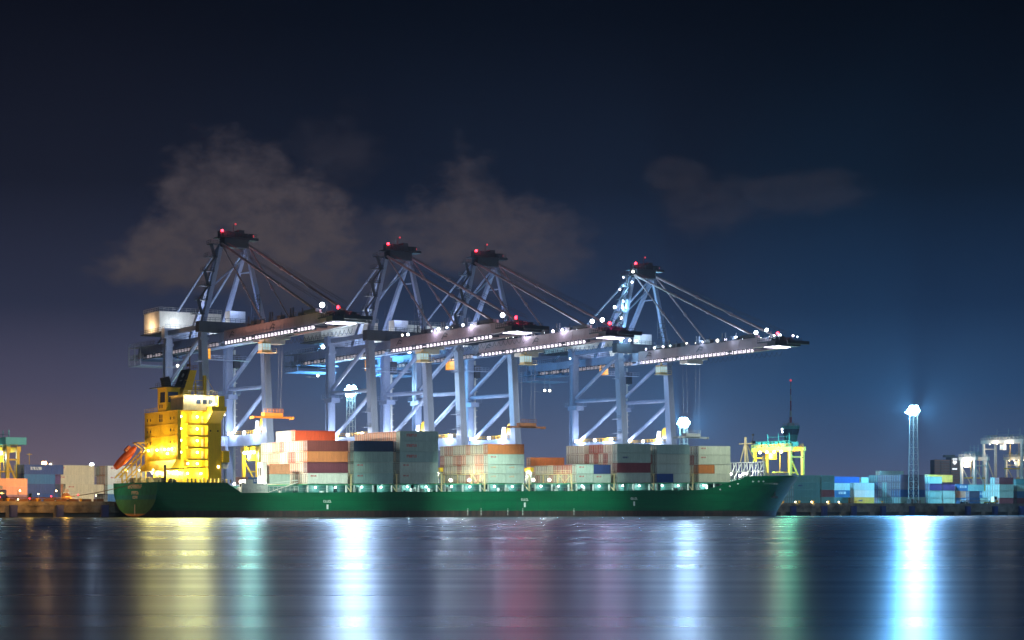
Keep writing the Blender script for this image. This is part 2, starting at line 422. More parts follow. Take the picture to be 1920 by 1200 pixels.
# b1
endtiers('b1', -64.6, ['wwpwwwwpwwww', 'pwpppwwpppww', 'ppwrrwwpppww', 'ppwwwwrppwww', '...Rwwww'],
         [('W', 'rib', 's'), ('m', 'rib', None), ('o', 'flat', None), ('m', 'rib', None), None], [H9]*5)
z = 0
for t, (code, cc) in enumerate((('g', 3), ('e', 3))):
    ship_cont('b0', -73.4, 2, t, z, 6.058, H8+.1, code, 'rib', True); ship_cont('b0', -73.4, 3, t, z, 6.058, H8+.1, 'ge'[t], 'rib', True); z += H8+.12
endtiers('b2', -50.5, ['gw', 'gw', 'gp', 'npo'], [('G', 'rib', 's'), ('G', 'rib', 's'), ('G', 'rib', None), ('n', 'rib', None)], [H9]*4)
endtiers('b3', -36.2, ['gg', 'gg', 'gw', 'gn', 'gpppppppppp'],
         [('g', 'rib', 's'), ('g', 'rib', 's'), ('G', 'flat', 'r'), ('G', 'flat', 'r'), ('G', 'flat', 'r')], [H9, H9, H9, H9, H9-.1])
endtiers('b4', -7.8, ['wwpwrwwwwww', 'wppwwwrwwwr', 'wppwwprpwwr', 'pwwwpwwwppw'],
         [(('g', 'flat', 'p'), ('g', 'flat', 'p')), (('g', 'flat', 'p'), ('g', 'flat', 'p')), ('g', 'flat', 's'), ('o', 'flat', None)], [H8+.05, H8, H9, H9])
endtiers('b6', 22.4, ['wwpwwpwwpww', 'wrrrrwwwwpp', '..........o'],
         [(('g', 'flat', 's'), ('g', 'flat', 's')), (('g', 'flat', 's'), ('b', 'flat', None)), None], [H8, H8+.1, H8])
endtiers('b7', 36.9, ['wwpw', 'rwpw', 'wwrwrwrwwww', 'wwwrrr.wwww'],
         [('g', 'rib', None), ('m', 'flat', None), ('G', 'flat', 'd'), ('G', 'flat', None)], [H9, H9, H9, H9-.2])
endtiers('b8', 51.4, ['ww', 'ww', 'wr', 'ww'],
         [(('b', 'flat', None), ('g', 'flat', None)), ('g', 'rib', None), ('g', 'rib', None), ('G', 'rib', None)], [H8, H9, H9, H9])
endtiers('b9', 67.0, ['ww', 'ww', 'wr', 'ww'],
         [('w', 'flat', None), (('o', 'flat', None), ('w', 'flat', None)), ('w', 'flat', 's'), ('w', 'flat', 's')], [H8, H8+.1, H9, H9-.15])

# yard containers: each row is (x of the left edge in bearing, line v, length, [codes from the bottom], logo)
def yard(x, v, L_, codes, where, H=H8, style='rib', logo=None, u=None, doors=True, logos=None):
    ub = U(x, v) if u is None else u
    for t, ch in enumerate(codes):
        if ch == '.': continue
        lg = logos[t] if logos else logo
        container(ub, v, QZ+.02+t*(H+.02), L_, H, ch, '{c} container, %s tier of %s' % (ORD[t], where), style, doors, None if lg in (None, '.') else lg,
                  group='containers stacked in the yard')
    return ub
# left of the stern
yard(104.9, 104, 12.19, 'c.cc', 'the pale stack left of the stern', H9, logos='s.ss')
yard(122.8, 104, 12.19, '.c', 'the pale stack left of the stern, pushed right', H9, logos='.s')
ul = U(104.9, 104)
for k, cd in enumerate(('eeee', 'eeee', 'erec')):
    yard(0, 104+(k+1)*2.5, 12.19, cd, 'the %s row behind the pale stack by the stern' % NTH[k], H9, 'flat', u=ul)
yard(45.4, 101, 12.19, '...b', 'the blue stack at the left', H9, logos='...w')
yard(45.4, 101, 9.6, '.bB.', 'the blue stack at the left', H9)
yard(60, 101, 8.0, 'b', 'the blue stack at the left', H9)
ul = U(45.4, 101)
for k, cd in enumerate(('nnVv', 'ennv', 'reee')):
    yard(0, 101+(k+1)*2.5, 12.19, cd, 'the %s row behind the blue stack at the left' % NTH[k], H9, 'flat', u=ul)
yard(202, 104, 12.19, 'BaWW', 'the white stack right behind the stern', H9, logos='..ss')
ul = U(202, 104)
for k, cd in enumerate(('neee', 'ntee', 'nnet')):
    yard(0, 104+(k+1)*2.5, 12.19, cd, 'the %s row behind the white stack by the stern' % NTH[k], H9, 'flat', u=ul)
yard(-28, 70, 12.19, 'moo', 'the low orange stack at the left edge', H8-.3, 'flat')
yard(183, 130, 6.06, '...a', 'the far stack between the pale ones', H9)
# right of the bow
yard(1488.5, 66, 12.19, 'tttt', 'the teal stack right of the bow', H8, 'rib', logos='..d.')
ul = U(1488.5, 66)
for k in range(2): yard(0, 66+(k+1)*2.5, 12.19, 'tttt', 'the %s row behind the teal stack right of the bow' % NTH[k], u=ul, style='flat')
yard(1540.5, 66, 6.06, 'tmtt', 'the narrow teal stack with a maroon container', H8)
yard(1567, 70, 6.06, 't', 'the mixed stack beyond the teal ones')
yard(1565, 73, 9.0, '.Ba', 'the blue and aqua stack', logos='.w.')
yard(1590, 71, 3.0, 'y..', 'the blue and aqua stack, orange end')
yard(1565, 84, 12.19, '...b', 'the row seen above the aqua stack')
yard(1602, 68, 9.6, 'yWa', 'the orange, white and aqua stack', H8+.02, 'flat', logos='d..')
yard(1615, 90, 6.06, '...T', 'the row behind the aqua stack'); yard(1632, 90, 3.0, '...a', 'the row behind the aqua stack, right end')
ul = U(1688.5, 66)
for k, cd in enumerate(('Tbvv', 'tvvv', 'tTTv', 'tvvv', 'vbbt')):
    yard(0, 66+(k+1)*2.5, 12.19, cd, 'the %s row behind the mauve and blue stack' % NTH[k], H8+.15, 'flat', u=ul)
yard(0, 66, 12.19, 'Tbvv', 'the mauve and blue stack by the tall mast', H8+.15, 'flat', u=ul)
yard(0, 66+6*2.5, 12.19, 'vnnt', 'the last row behind the mauve stack', H8+.15, 'flat', u=ul)
yard(1650, 92, 12.19, '....a', 'the pale block seen over the mauve stack')
yard(1743.5, 66, 6.06, 'TTVT', 'the stack right of the tall mast', H8)
yard(1768.3, 66, 6.06, 'TTV', 'the stack under the orange container', H8)
yard(1741.5, 69.5, 12.19, '...y', 'the orange topped stack', H9-.1, 'flat', logos='...p')
yard(1793, 72, 6.06, 'BeB', 'the low blue and peach stack', logos='w.w')
yard(1802, 78, 12.19, '..T', 'the low teal row behind the blue stack')
yard(1818, 70, 5.2, 'nn', 'the low navy stack'); yard(1839, 70, 3.8, 'T', 'the small stack beside navy')
yard(1828, 75, 8.0, '.B', 'the low blue row behind the navy stack', logos='.w')
yard(1833, 84, 12.19, '..y', 'the low row behind, orange')
yard(1874, 66, 7.4, 'mTTm', 'the maroon topped stack at the right', H8)
ul = U(1874, 66)
for k, cd in enumerate(('eTTT', 'TTT', 'eT')):
    yard(0, 66+(k+1)*2.5, 7.4, cd, 'the %s row behind the maroon topped stack' % NTH[k], H8, 'flat', u=ul)
yard(1907, 70, 6.06, 'mBT', 'the stack at the right edge', H8); yard(1905, 90, 12.19, '..nt', 'the far stack at the right edge')
# seen between the crane legs, left of the first ship stack
yard(440.5, 80, 4.4, '..e', 'the low pair behind the crane legs, left', H8+.1); yard(465, 80, 6.06, '..B', 'the low pair behind the crane legs, right', H8+.1, logos='..w')
yard(440.5, 80, 4.4, 'vv', 'the hidden base below the brown one', H8+.1); yard(465, 80, 6.06, 'vv', 'the hidden base below the blue one', H8+.1)

# ------------------------------------------------------------------ ship
ship = thing('cargo_ship', 0, 0, 0, 'long green container ship with yellow deckhouse moored along the quay', 'ship')
def ztop(u):
    if u < -88.3: return 9.2
    if u < -84.0:
        t = (u+88.3)/4.3; return 9.2+(zdeck(-84)-9.2)*t
    if u < 66: return zdeck(u)
    if u < 88:
        t = (u-66)/22; t = t*t*(3-2*t); return zdeck(66)+(12.1-zdeck(66))*t
    return 12.1+(u-88)*.018
BEAM = 16.1
def hb(u, z):                      # half breadth
    zt = ztop(u); b_ = BEAM
    if u < -80:
        f = (u+107.5)/27.5
        zb = .25-6.0*min(1, f*3.2); p = 2.35+9*f
        t = max(0, min(1, (zt-z)/(zt-zb))); b_ = BEAM*max(0, 1-t**p)**(1/p) if t < 1 else 0
    if u > 45:
        zz = max(0, z); us = 108.8+8.6*(zz/12.6)**1.15
        Lb = 52-22*min(1, zz/12)
        s_ = (us-u)/Lb
        if s_ < 1: b_ = min(b_, BEAM*max(0, 1-(1-max(0, s_))**2.1)**.62) if s_ > 0 else 0
    return b_
us_list = [-107.5, -106.8, -105.5, -103.5, -101, -98, -94, -90, -88.3, -87, -85.5, -84, -80]+[-76+8*k for k in range(18)]+[66, 69, 72, 75, 78, 81, 84, 87, 90, 93, 96, 99, 102]
TAU = [0, .08, .16, .26, .36, .46, .56, .66, .74, .82, .88, .94, 1]
mb = MB()
secs = []
for u in us_list:
    zt = ztop(u)
    f = (u+107.5)/27.5
    zb = (.25-6.0*min(1, f*3.2)) if u < -80 else -5.75
    secs.append([(u, hb(u, zb+(zt-zb)*t), zb+(zt-zb)*t) for t in TAU])
for k in range(1, 8):              # bow, each line runs to the stem
    row = []
    for t in TAU:
        zt = 12.6; zb = -5.75; z = zb+(zt-zb)*t
        us = 108.8+8.6*(max(0, z)/12.6)**1.15
        u = 102+(us-102)*(1-(1-k/7)**1.6)
        z = min(z, ztop(u)) if t < 1 else ztop(u)
        row.append((u, hb(u, z) if k < 7 else 0, z))
    secs.append(row)
for sd in (-1, 1):
    vs = [(u, 16.1+sd*b_, z) for r_ in secs for (u, b_, z) in r_]
    n = len(TAU); fs = []
    for i in range(len(secs)-1):
        for j in range(n-1): fs.append((i*n+j, (i+1)*n+j, (i+1)*n+j+1, i*n+j+1))
    mb.add(vs, fs)
hull = smooth(mb.build('hull', 'hull_green', ship))
# stern plate
mb = MB(); row = secs[0]
pl = [(u, 16.1-b_, z) for (u, b_, z) in row]+[(u, 16.1+b_, z) for (u, b_, z) in reversed(row)]
# refine the outline
n = 40; pl = []
for k in range(n+1):
    z = .25+(9.2-.25)*(1-math.cos(PI*k/n))/2; pl.append((16.1-hb(-107.49, z), z))
for k in range(n, -1, -1):
    z = .25+(9.2-.25)*(1-math.cos(PI*k/n))/2; pl.append((16.1+hb(-107.49, z), z))
mb.prism(pl, 'x', -107.62, -107.5)
mb.build('stern_plate', 'stern_green', ship)
# name and port on the stern: blurred blocks of lettering
def letters(name, vc, z, w, h, n_, seed):
    rnd = random.Random(seed); mb = MB(); cw = w/n_
    for k in range(n_):
        a = vc+w/2-(k+1)*cw; b_ = a+cw*.78
        t = rnd.randrange(4)
        mb.box(-107.66, -107.62, b_-.22*cw, b_, z, z+h)
        if t != 1: mb.box(-107.66, -107.62, a, b_-.22*cw, z+h*.78, z+h)
        if t != 2: mb.box(-107.66, -107.62, a, b_-.22*cw, z+h*.4, z+h*.6)
        if t != 0: mb.box(-107.66, -107.62, a, b_-.22*cw, z, z+h*.22)
        if t == 3: mb.box(-107.66, -107.62, a, a+.2*cw, z+h*.6, z+h*.78)
    mb.build(name, 'peach_mark', ship)
letters('stern_name', 16.2, 7.7, 10.2, 1.0, 10, 1); letters('port_name', 16.0, 6.1, 5.2, .85, 5, 2); letters('port_name', 16.0, 5.0, 3.6, .7, 4, 5)
mb = MB(); mb.box(-107.7, -107.62, 15.8, 16.2, .6, 3.4); mb.build('rudder_mark', 'peach_mark', ship)
# decks
mb = MB()
du = [u for u in us_list if -88.3 <= u]+[105, 110, 115]
mb.box(-107.4, -88.3, 16.1-15.6, 16.1+15.6, 8.9, 9.0)
for a, b_ in zip(du[:-1], du[1:]):
    ha, hb_ = max(.1, hb(a, ztop(a)-.3)-.4), max(.1, hb(b_, ztop(b_)-.3)-.4)
    za, zb = ztop(a)-.3, ztop(b_)-.3
    mb.add([(a, 16.1-ha, za), (a, 16.1+ha, za), (b_, 16.1+hb_, zb), (b_, 16.1-hb_, zb)], [(0, 1, 2, 3)])
mb.build('deck', 'teal_deck', ship)
# hatch coamings and hatch covers
mb = MB()
for a, b_ in ((-79, 66), (67, 79)):
    n = 12 if a < 0 else 1
    for k in range(n):
        ua = a+(b_-a)*k/n; ub = a+(b_-a)*(k+1)/n
        mb.box(ua+.7, ub-.7, 3.0, 29.2, zdeck(ua)-.4, zc(ua)-.35)
mb.build('hatch_coaming', 'teal_deck', ship)
mb = MB()
for k, ub in enumerate((-64.6, -50.5, -36.2, -22, -7.8, 8, 22.4, 36.9, 51.4, 67.0)):
    z_ = zc(ub)
    mb.box(ub-.2, ub+12.4, .55, 31.6, z_-.34, z_-.03)
mb.build('hatch_cover', 'green_paint', ship)
# side posts carrying the outboard rows
pm = MB()
pts = []
for ub in (-64.6, -50.5, -36.2, -22, -7.8, 8, 22.4, 36.9, 51.4, 67.0):
    for d in (.25, 6.1, 11.9):
        u = ub+d; MB().box(u-.14, u+.14, .5, 1.0, zdeck(u)-.3, zc(ub)-.34, 0).build('pillar', 'light_steel', ship)
# lashing bridges between the bays
BR = [-66.6+0*k for k in range(0)]
bridges = [-51.3, -37.1, -22.8, -8.7, 6.3, 20.9, 36.0, 50.4, 65.0]
for k, u in enumerate(bridges):
    lb = MB()
    zt = zc(u)+ (2.7 if k in (2, 3, 4) else 2.6)
    for v in (.6, 8, 16, 24, 31.3):
        lb.box(u-.16, u+.16, v, v+.3, zdeck(u)-.3, zt)
    lb.box(u-.5, u+.5, .5, 31.7, zt-.12, zt); lb.box(u-.5, u+.5, .5, 31.7, zc(u)-.35, zc(u)-.23)
    lb.rail([(u-.45, .6, zt), (u-.45, 31.6, zt)], 1.0, .04, 2.5)
    lb.beam((u, .8, zdeck(u)), (u, 8, zt), .15); lb.beam((u, 8, zdeck(u)), (u, .8, zt), .15)
    lb.build('lashing_bridge', 'ship_cream', ship)
# yellow topped posts at the two open hatches
for ub, vs_ in ((-22, (4.5, 13.5)), (8, (4.0, 13.0))):
    for v in vs_:
        z_ = zc(ub)
        p = MB()
        for dv in (0, 1.4, 2.8):
            p.box(ub+1, ub+1.25, v+dv, v+dv+.25, z_-.35, z_+3.3)
        p.beam((ub+1.1, v, z_+.3), (ub+1.1, v+3, z_+2.6), .14); p.beam((ub+1.1, v+3, z_+.3), (ub+1.1, v, z_+2.6), .14)
        p.box(ub+.6, ub+1.6, v-.4, v+3.4, z_+3.3, z_+4.5, 1)
        p.build('cell_guide_post', ['light_steel', 'rtg_yellow'], ship)
# deck clutter low along the side
rnd = random.Random(5)
cl = MB()
for k in range(60):
    cl = MB(); u = rnd.uniform(-83, 84); z_ = ztop(u)-.3
    w_ = rnd.uniform(.15, .9); h_ = rnd.uniform(.5, 1.7)
    cl.box(u, u+w_, rnd.uniform(1.2, 2.2), 2.7, z_, z_+h_, rnd.choice((0, 0, 1)))
    cl.build('deck_fitting', ['light_steel', 'dark_steel'], ship)
rl = MB(); rl.rail([(-83.5, .25, ztop(-83)), (0, .25, zdeck(0)), (66, .25, zdeck(66))], 1.0, .03, 2.0)
rl.build('side_rail', 'steel', ship)
rl = MB(); rl.rail([(-107.2, 31.5, 9.2), (-107.2, .5, 9.2), (-89, .3, 9.2)], 1.0, .035, 1.3)
rl.build('stern_rail', 'ship_cream', ship)
# tug marks on the hull
for u in (U(614, 0), U(984, 0), U(1189, 0)):
    z_ = zdeck(u)-3.1
    mk = MB(); mk.box(u-.28, u+.28, -.05, .05, z_-1.5, z_-.2)
    for d, w_ in ((-1.2, .34), (-.7, .34), (-.2, .34), (.3, .34), (.8, .34)):
        mk.box(u+d, u+d+w_, -.05, .05, z_+.35, z_+.5); mk.box(u+d, u+d+.12, -.05, .05, z_+.5, z_+1.0); 
        if d in (-1.2, .3): mk.box(u+d+.12, u+d+w_, -.05, .05, z_+.86, z_+1.0)
    mk.build('tug_mark', 'white_mark', ship)
for u in (U(877, 0), U(902, 0), U(952, 0), U(980, 0), U(1076, 0)):
    mk = MB()
    for k in range(5): mk.box(u-.12, u+.12, -.04, .04, .5+k*.42, .72+k*.42)
    mk.build('draft_mark', 'white_mark', ship)
# mooring holes at the bow
hp = MB()
for x in (1339, 1357, 1372, 1401, 1412, 1422):
    u = U(x, 3); z_ = ztop(u)-1.3
    b_ = hb(u, z_); hp.ball((u, 16.1-b_, z_), .33, 8, 5, 0, .8)
hp.build('fairlead', 'light_steel', ship)
# bow name, faint
bn = MB(); rnd = random.Random(9)
for k in range(7):
    u = 93+k*1.1; z_ = 10.0; b_ = hb(u, z_)
    bn.box(u, u+.35, 16.1-b_-.04, 16.1-b_+.3, z_, z_+.8); bn.box(u+.35, u+.7, 16.1-b_-.04, 16.1-b_+.3, z_+rnd.choice((0, .3, .55)), z_+.8)
bn.build('bow_name', 'steel', ship)
# anchor
an = MB(); b_ = hb(100, 7); an.box(99.6, 100.0, 16.1-b_-.5, 16.1-b_+.1, 6, 8.6).box(98.7, 100.9, 16.1-b_-.55, 16.1-b_-.1, 5.7, 6.3)
an.build('anchor', 'dark_steel', ship)
# bulwark at the bow
bw = MB()
prev = None
for k in range(14):
    u = 84+k*2.5; z_ = ztop(u); b_ = max(0, hb(u, z_)-.05)
    if prev:
        for sd in (-1, 1):
            a = prev; bw.add([(a[0], 16.1+sd*a[1], a[2]), (u, 16.1+sd*b_, z_), (u, 16.1+sd*b_, z_+.4), (a[0], 16.1+sd*a[1], a[2]+.4)], [(0, 1, 2, 3)])
    prev = (u, b_, z_)
bw.build('bulwark', 'hull_green', ship)
# breakwater screen, ribbed, with struts
bk = MB(); u = 95.0
bk.box(u, u+.12, 3.5, 28.7, 12, 16.9, 1)
for k in range(19):
    v = 3.5+k*1.4; bk.box(u-.35, u, v-.1, v+.1, 12, 16.9)
for v in (3.5, 6.3, 9.1, 11.9, 14.7, 17.5, 20.3, 23.1, 25.9, 28.7):
    bk.beam((u-3.0, v, 12.1), (u-.3, v, 16.8), .28)
for z_ in (16.9, 14.0): bk.box(u-.5, u+.15, 3.3, 28.9, z_, z_+.22)
bk.build('breakwater', ['light_steel', 'fender_blue'], ship)
fd = MB()
rnd = random.Random(3)
for k in range(26):
    u_ = rnd.uniform(88, 112); v = 16+rnd.uniform(-8, 8)*(1-(u_-88)/30); s_ = rnd.uniform(.3, 1.0)
    fd.box(u_, u_+s_, v, v+s_, 12.2, 12.5+s_*1.3, rnd.choice((0, 1)))
fd.tube((101, 10, 13.2), (101, 14, 13.2), .8, 12, 1).tube((104, 16, 13.2), (104, 20, 13.2), .8, 12, 1)
fd.rail([(90, 16.1-hb(90, 12.1)+.3, 12.5), (103, 16.1-hb(103, 12.3)+.3, 12.6), (116, 15.8, 12.9)], 1.0, .04, 1.5)
fd.build('windlass', ['ship_cream', 'steel'], ship)
# foremast: tripod with cross arm
fm = MB(); u = 97.4
fm.tube((u, 16, 12), (u, 16, 25.2), .42, 10)
fm.beam((u-1.0, 19.5, 12), (u, 16.3, 23.2), .3); fm.beam((u+6, 15, 12), (u+.3, 16, 23.4), .3); fm.beam((u-1, 12.5, 12), (u, 15.7, 23.2), .3)
fm.box(u-.3, u+.3, 13, 19, 23.0, 23.3); fm.box(u-.6, u+3.4, 15.6, 16.4, 23.0, 23.25)
fm.tube((u+2.9, 16, 23), (u+2.9, 16, 26.2), .12, 6, 1); fm.box(u+2.4, u+3.6, 15.5, 16.5, 23.3, 24.0, 1); fm.ball((u+3, 16, 26), .4, 8, 5, 1)
fm.build('foremast', ['ship_cream', 'dark_steel'], ship)
fm = MB(); fm.beam((106, 16, 12), (104.6, 16, 19.4), .7, mi=0); fm.build('jack_mast', 'ship_cream', ship)

# --- deckhouse
sup = bpy.data.objects.new('deckhouse', None); COL.objects.link(sup); sup.parent = ship
UA, UF, UB = -100.4, -88.1, -91.9
VN, VF = 4.0, 27.6
mb = MB()
mb.box(UA, UF, VN+2.2, VF, 13.4, 28.0)                   # block behind the recess
mb.box(UB, UF-.002, VN, VN+2.2, 9.0, 28.0)               # forward ribbed side wall
mb.box(UA, UA+.9, VN, VN+2.2, 15.2, 28.0)                # aft edge of recess
mb.box(UA+2.0, UF-.004, VN+1.2, VF-1.2, 9.0, 13.4)       # lower house, set in
for k in range(9): mb.box(UB+.2+k*.42, UB+.26+k*.42, VN-.09, VN, 9.1, 27.95)
for k in range(40):
    v = VN+.35+k*.59
    if v < VF: mb.box(UA-.07, UA, v, v+.07, 15.3, 27.9)
for k in range(14): mb.box(UA+1.1+k*.55, UA+1.16+k*.55, VN+2.13, VN+2.2, 9.1, 27.9)
walls = mb.build('wall', 'ship_yellow', ship); walls.parent = sup
# sloped skirt aft
mb = MB(); mb.prism([(UA-.02, 15.2), (UA-1.8, 12.4), (UA+2.0, 12.4), (UA+2, 15.2)], 'y', VN+1, VF-1)
o = mb.build('skirt', 'ship_yellow', ship); o.parent = sup
# balconies
for z_ in (15.3, 18.4, 21.5, 24.6):
    mb = MB(); mb.box(-97.6, UB-.01, VN+.02, VN+2.19, z_-.25, z_+.25)
    o = mb.build('balcony', 'ship_yellow', ship); o.parent = sup
    mb = MB(); mb.rail([(-97.6, VN+.1, z_+.25), (UB-.05, VN+.1, z_+.25)], 1.0, .03, 1.1); o = mb.build('balcony_rail', 'ship_yellow', ship); o.parent = sup
for z_ in (15.2, 18.3, 21.4, 24.5):
    mb = MB(); mb.box(UA-.14, UA-.01, VN, VF, z_, z_+.16); o = mb.build('deck_band', 'ship_yellow', ship); o.parent = sup
# roof rim + bridge
mb = MB(); mb.box(UA-.15, UF+.1, VN-.1, VF+.1, 28.0, 28.25)
mb.rail([(UA, VF, 28.25), (UA, VN+14, 28.25)], 1.1, .04, 1.2)
o = mb.build('roof', 'ship_yellow', ship); o.parent = sup
mb = MB(); mb.box(-99.2, -90.0, 3.0, 14, 28.25, 32.0); mb.box(-99.6, -89.6, 2.2, 14.4, 32.0, 32.2)
mb.rail([(-99.4, 2.4, 32.2), (-89.8, 2.4, 32.2)], 1.1, .04, 1.2)
o = mb.build('bridge', 'ship_cream', ship); o.parent = sup; 
for u in (-95.6, -93.8, -92.2):
    mb = MB(); mb.box(u, u+1.2, 2.97, 3.0, 29.9, 31.0); o = mb.build('window', 'bridge_glass', ship); o.parent = sup
mb = MB(); mb.box(-92.6, -88.4, -.2, 6.0, 28.0, 29.2); mb.prism([(-.1, 28.0), (6, 28.0), (6, 24.8), (4.05, 24.8)], 'x', -92.3, -88.5)
mb.box(-90.6, -88.8, .2, 1.8, 29.2, 32.0)
o = mb.build('bridge_wing', 'ship_yellow', ship); o.parent = sup
# top house with funnel
mb = MB(); mb.box(-100.4, -96.6, 12, 18.1, 28.25, 30.6); mb.box(-100.4, -96.6, 12, 18.1, 33.4, 34.4); mb.box(-100.4, -99.9, 16.9, 18.1, 30.6, 33.4)
mb.box(-100.4, -99.9, 12.0, 12.9, 30.6, 33.4); mb.box(-97.0, -96.6, 12, 18.1, 30.6, 33.4); mb.box(-100.0, -97.0, 17.7, 18.1, 30.6, 33.4); mb.box(-100.6, -96.4, 11.8, 18.3, 34.4, 34.6)
for k in range(6): mb.box(-100.1+k*.6, -100.04+k*.6, 11.93, 12, 28.3, 30.6)
o = mb.build('funnel_house', 'ship_yellow', ship); o.parent = sup
mb = MB(); mb.box(-99.9, -96.99, 12.1, 12.3, 30.6, 33.4); o = mb.build('window', 'bridge_glass', ship); o.parent = sup
mb = MB(); mb.box(-100.2, -99.9, 12.9, 16.9, 30.6, 33.4); o = mb.build('window', 'window_dark', ship); o.parent = sup
mb = MB(); mb.box(-101, -96.3, 11.6, 18.4, 34.61, 34.8); mb.rail([(-100.9, 18.3, 34.8), (-100.9, 11.8, 34.8), (-96.5, 11.8, 34.8)], 1.1, .05, 1.1)
mb.box(-101.2, -98.0, 17.5, 22.0, 34.6, 34.8)
o = mb.build('funnel_deck', 'dark_steel', ship); o.parent = sup
fn = MB()
fb, ft = (-97.4, 30.0), (-93.4, 39.6)
def raked(mb, ua0, ua1, ub0, ub1, va, vb, z0_, z1_, mi=0):
    vs = [(ua0, va, z0_), (ua1, va, z0_), (ua1, vb, z0_), (ua0, vb, z0_), (ub0, va, z1_), (ub1, va, z1_), (ub1, vb, z1_), (ub0, vb, z1_)]
    mb.add(vs, [(0, 3, 2, 1), (4, 5, 6, 7), (0, 1, 5, 4), (1, 2, 6, 5), (2, 3, 7, 6), (3, 0, 4, 7)], mi)
raked(fn, -96.6, -94.0, -93.6, -91.6, 12.3, 17.2, 30.3, 39.4)
o = fn.build('funnel', 'ship_yellow', ship); o.parent = sup; funnel = o
fn = MB(); raked(fn, -96.0, -95.2, -93.75, -93.5, 12.0, 17.6, 34.6, 39.7)
raked(fn, -95.2-.9, -95.2, -93.9, -93.5, 12.0, 17.6, 34.61, 39.71)
o = fn.build('funnel_louvre', 'black_paint', ship); o.parent = sup
fn = MB(); fn.tube((-94.65, 14.4, 38.0), (-94.8, 14.4, 38.06), .55, 12); fn.box(-95.3, -95.15, 13.7, 15.3, 36.3, 36.8)
o = fn.build('funnel_mark', 'tower_white', ship); o.parent = sup
fn = MB(); fn.beam((-99.2, 14.5, 34.7), (-99.9, 14.5, 37.4), 2.0, 1.9); fn.tube((-98.0, 15.5, 34.6), (-98.0, 15.5, 36.0), .3, 8)
o = fn.build('exhaust_stub', 'black_paint', ship); o.parent = sup
fn = MB()
for k in range(5):
    fn.tube((-93.2+k*.35, 13+k*.9, 39.4), (-93.2+k*.3, 13+k*.9, 41.5+(k % 3)*1.6), .09, 5)
fn.rail([(-93.6, 12.3, 39.6), (-91.5, 12.3, 39.6), (-91.5, 17, 39.6), (-93.6, 17, 39.6)], 1.1, .04, 1.0)
fn.tube((-93.4, 13, 40.8), (-91.4, 16.5, 40.8), .06, 5); fn.box(-93.2, -92.6, 14.5, 15.5, 40.5, 41.2)
o = fn.build('exhaust_pipes', 'rust', ship); o.parent = sup
# mast, radar mast and dome
mm = MB(); mm.box(-92.6, -91.9, 5.2, 5.9, 32.2, 37.6); mm.box(-92.0, -91.8, 5.2, 5.9, 32.2, 37.3)
o = mm.build('signal_mast', 'ship_yellow', ship); o.parent = sup
mm = MB(); mm.tube((-94.6, 6, 32.2), (-94.6, 6, 35.5), .3, 8); mm.rail([(-95.8, 5.2, 33.6), (-93.2, 5.2, 33.6), (-93.2, 7.5, 33.6), (-95.8, 7.5, 33.6)], 1.0, .05, .8)
mm.box(-96, -93, 5, 7.6, 33.4, 33.6); mm.tube((-97.4, 6, 36.2), (-91.6, 6, 36.3), .07, 5); mm.tube((-94.6, 6, 35.4), (-94.6, 6, 36.3), .1, 5)
mm.beam((-91.6, 5.5, 36.8), (-88.6, 5.5, 32.2), .08)
o = mm.build('radar_mast', 'ship_yellow', ship); o.parent = sup
mm = MB(); mm.ball((-90.0, 6, 33.4), .55, 10, 6); o = mm.build('radar_dome', 'house_white', ship); o.parent = sup
# small windows
for z_ in (26.2, 23.1, 19.9):
    for v in (25.4, 23.2, 8.9, 6.5):
        mb = MB(); mb.box(UA-.09, UA-.02, v-.22, v+.22, z_-.35, z_+.35); o = mb.build('window', 'window_dark', ship); o.parent = sup
for z_ in (29.6, 27.0, 26.0):
    for v in (16.4, 14.9):
        mb = MB(); mb.box(UA-.10, UA-.02, v-.4, v+.3, z_-.5, z_+.4); o = mb.build('window', 'window_dark', ship); o.parent = sup
for (u, z_) in ((-91.2, 22.9), (-89.1, 22.9), (-90.9, 26.3)):
    mb = MB(); mb.ball((u, VN-.05, z_), .25, 8, 4); o = mb.build('window', 'window_dark', ship); o.parent = sup
# doors on the recess wall
for z_ in (15.6, 18.7, 21.8, 24.9):
    mb = MB(); mb.box(-92.9, -92.3, VN+2.12, VN+2.19, z_, z_+2.0); o = mb.build('door', 'ship_cream', ship); o.parent = sup
# deckhouse lamps
def dl(loc, lightoff, power, col=(1, .93, .55), r=.32, mat='lamp_soft'):
    mb = MB(); mb.ball(loc, r, 8, 5); o = mb.build('deck_lamp', mat, ship); o.parent = sup
    l = Vector(loc)+Vector(lightoff)
    lamp(ship, l, power*2.5, col, .12)
for z_ in (26.6, 23.4, 20.3, 17.2):
    dl((-98.9, VN+1.55, z_), (0, -.45, 0), 170)
for z_ in (26.6, 23.4, 20.3, 17.2, 14.2):
    dl((-94.2, VN+1.75, z_), (0, -.55, 0), 210)
dl((-97.3, VN+.7, 14.2), (0, -.5, 0), 150)
for v in (24.0, 17.7, 12.4, 9.6, 7.2):
    dl((UA-.35, v, 18.0), (-.5, 0, -.1), 130, (1, .80, .38), mat='lamp_warm')
dl((UA-.3, 10.5, 16.9), (-.4, 0, 0), 60, (1, .85, .45), mat='lamp_warm')
for v in (26, 22, 20.5, 14, 11, 8.5):
    dl((UA+1.6, v, 12.0), (-.5, 0, -.2), 190, (1, .9, .55))
for u in (-99.5, -97.4, -93.6, -90.6):
    dl((u, VN+.7, 11.6), (0, -.6, -.1), 180, (1, .95, .6))
for u in (-98.6, -96.2, -94.6, -91.6):
    dl((u, 2.6, 31.5), (0, -.55, 0), 100, (1, .98, .75))
dl((-91, 2.7, 30.0), (0, -.5, 0), 60, (1, .98, .8)); dl((-98.8, 10.5, 29.2), (0, -.7, .2), 60, (1, .9, .5))
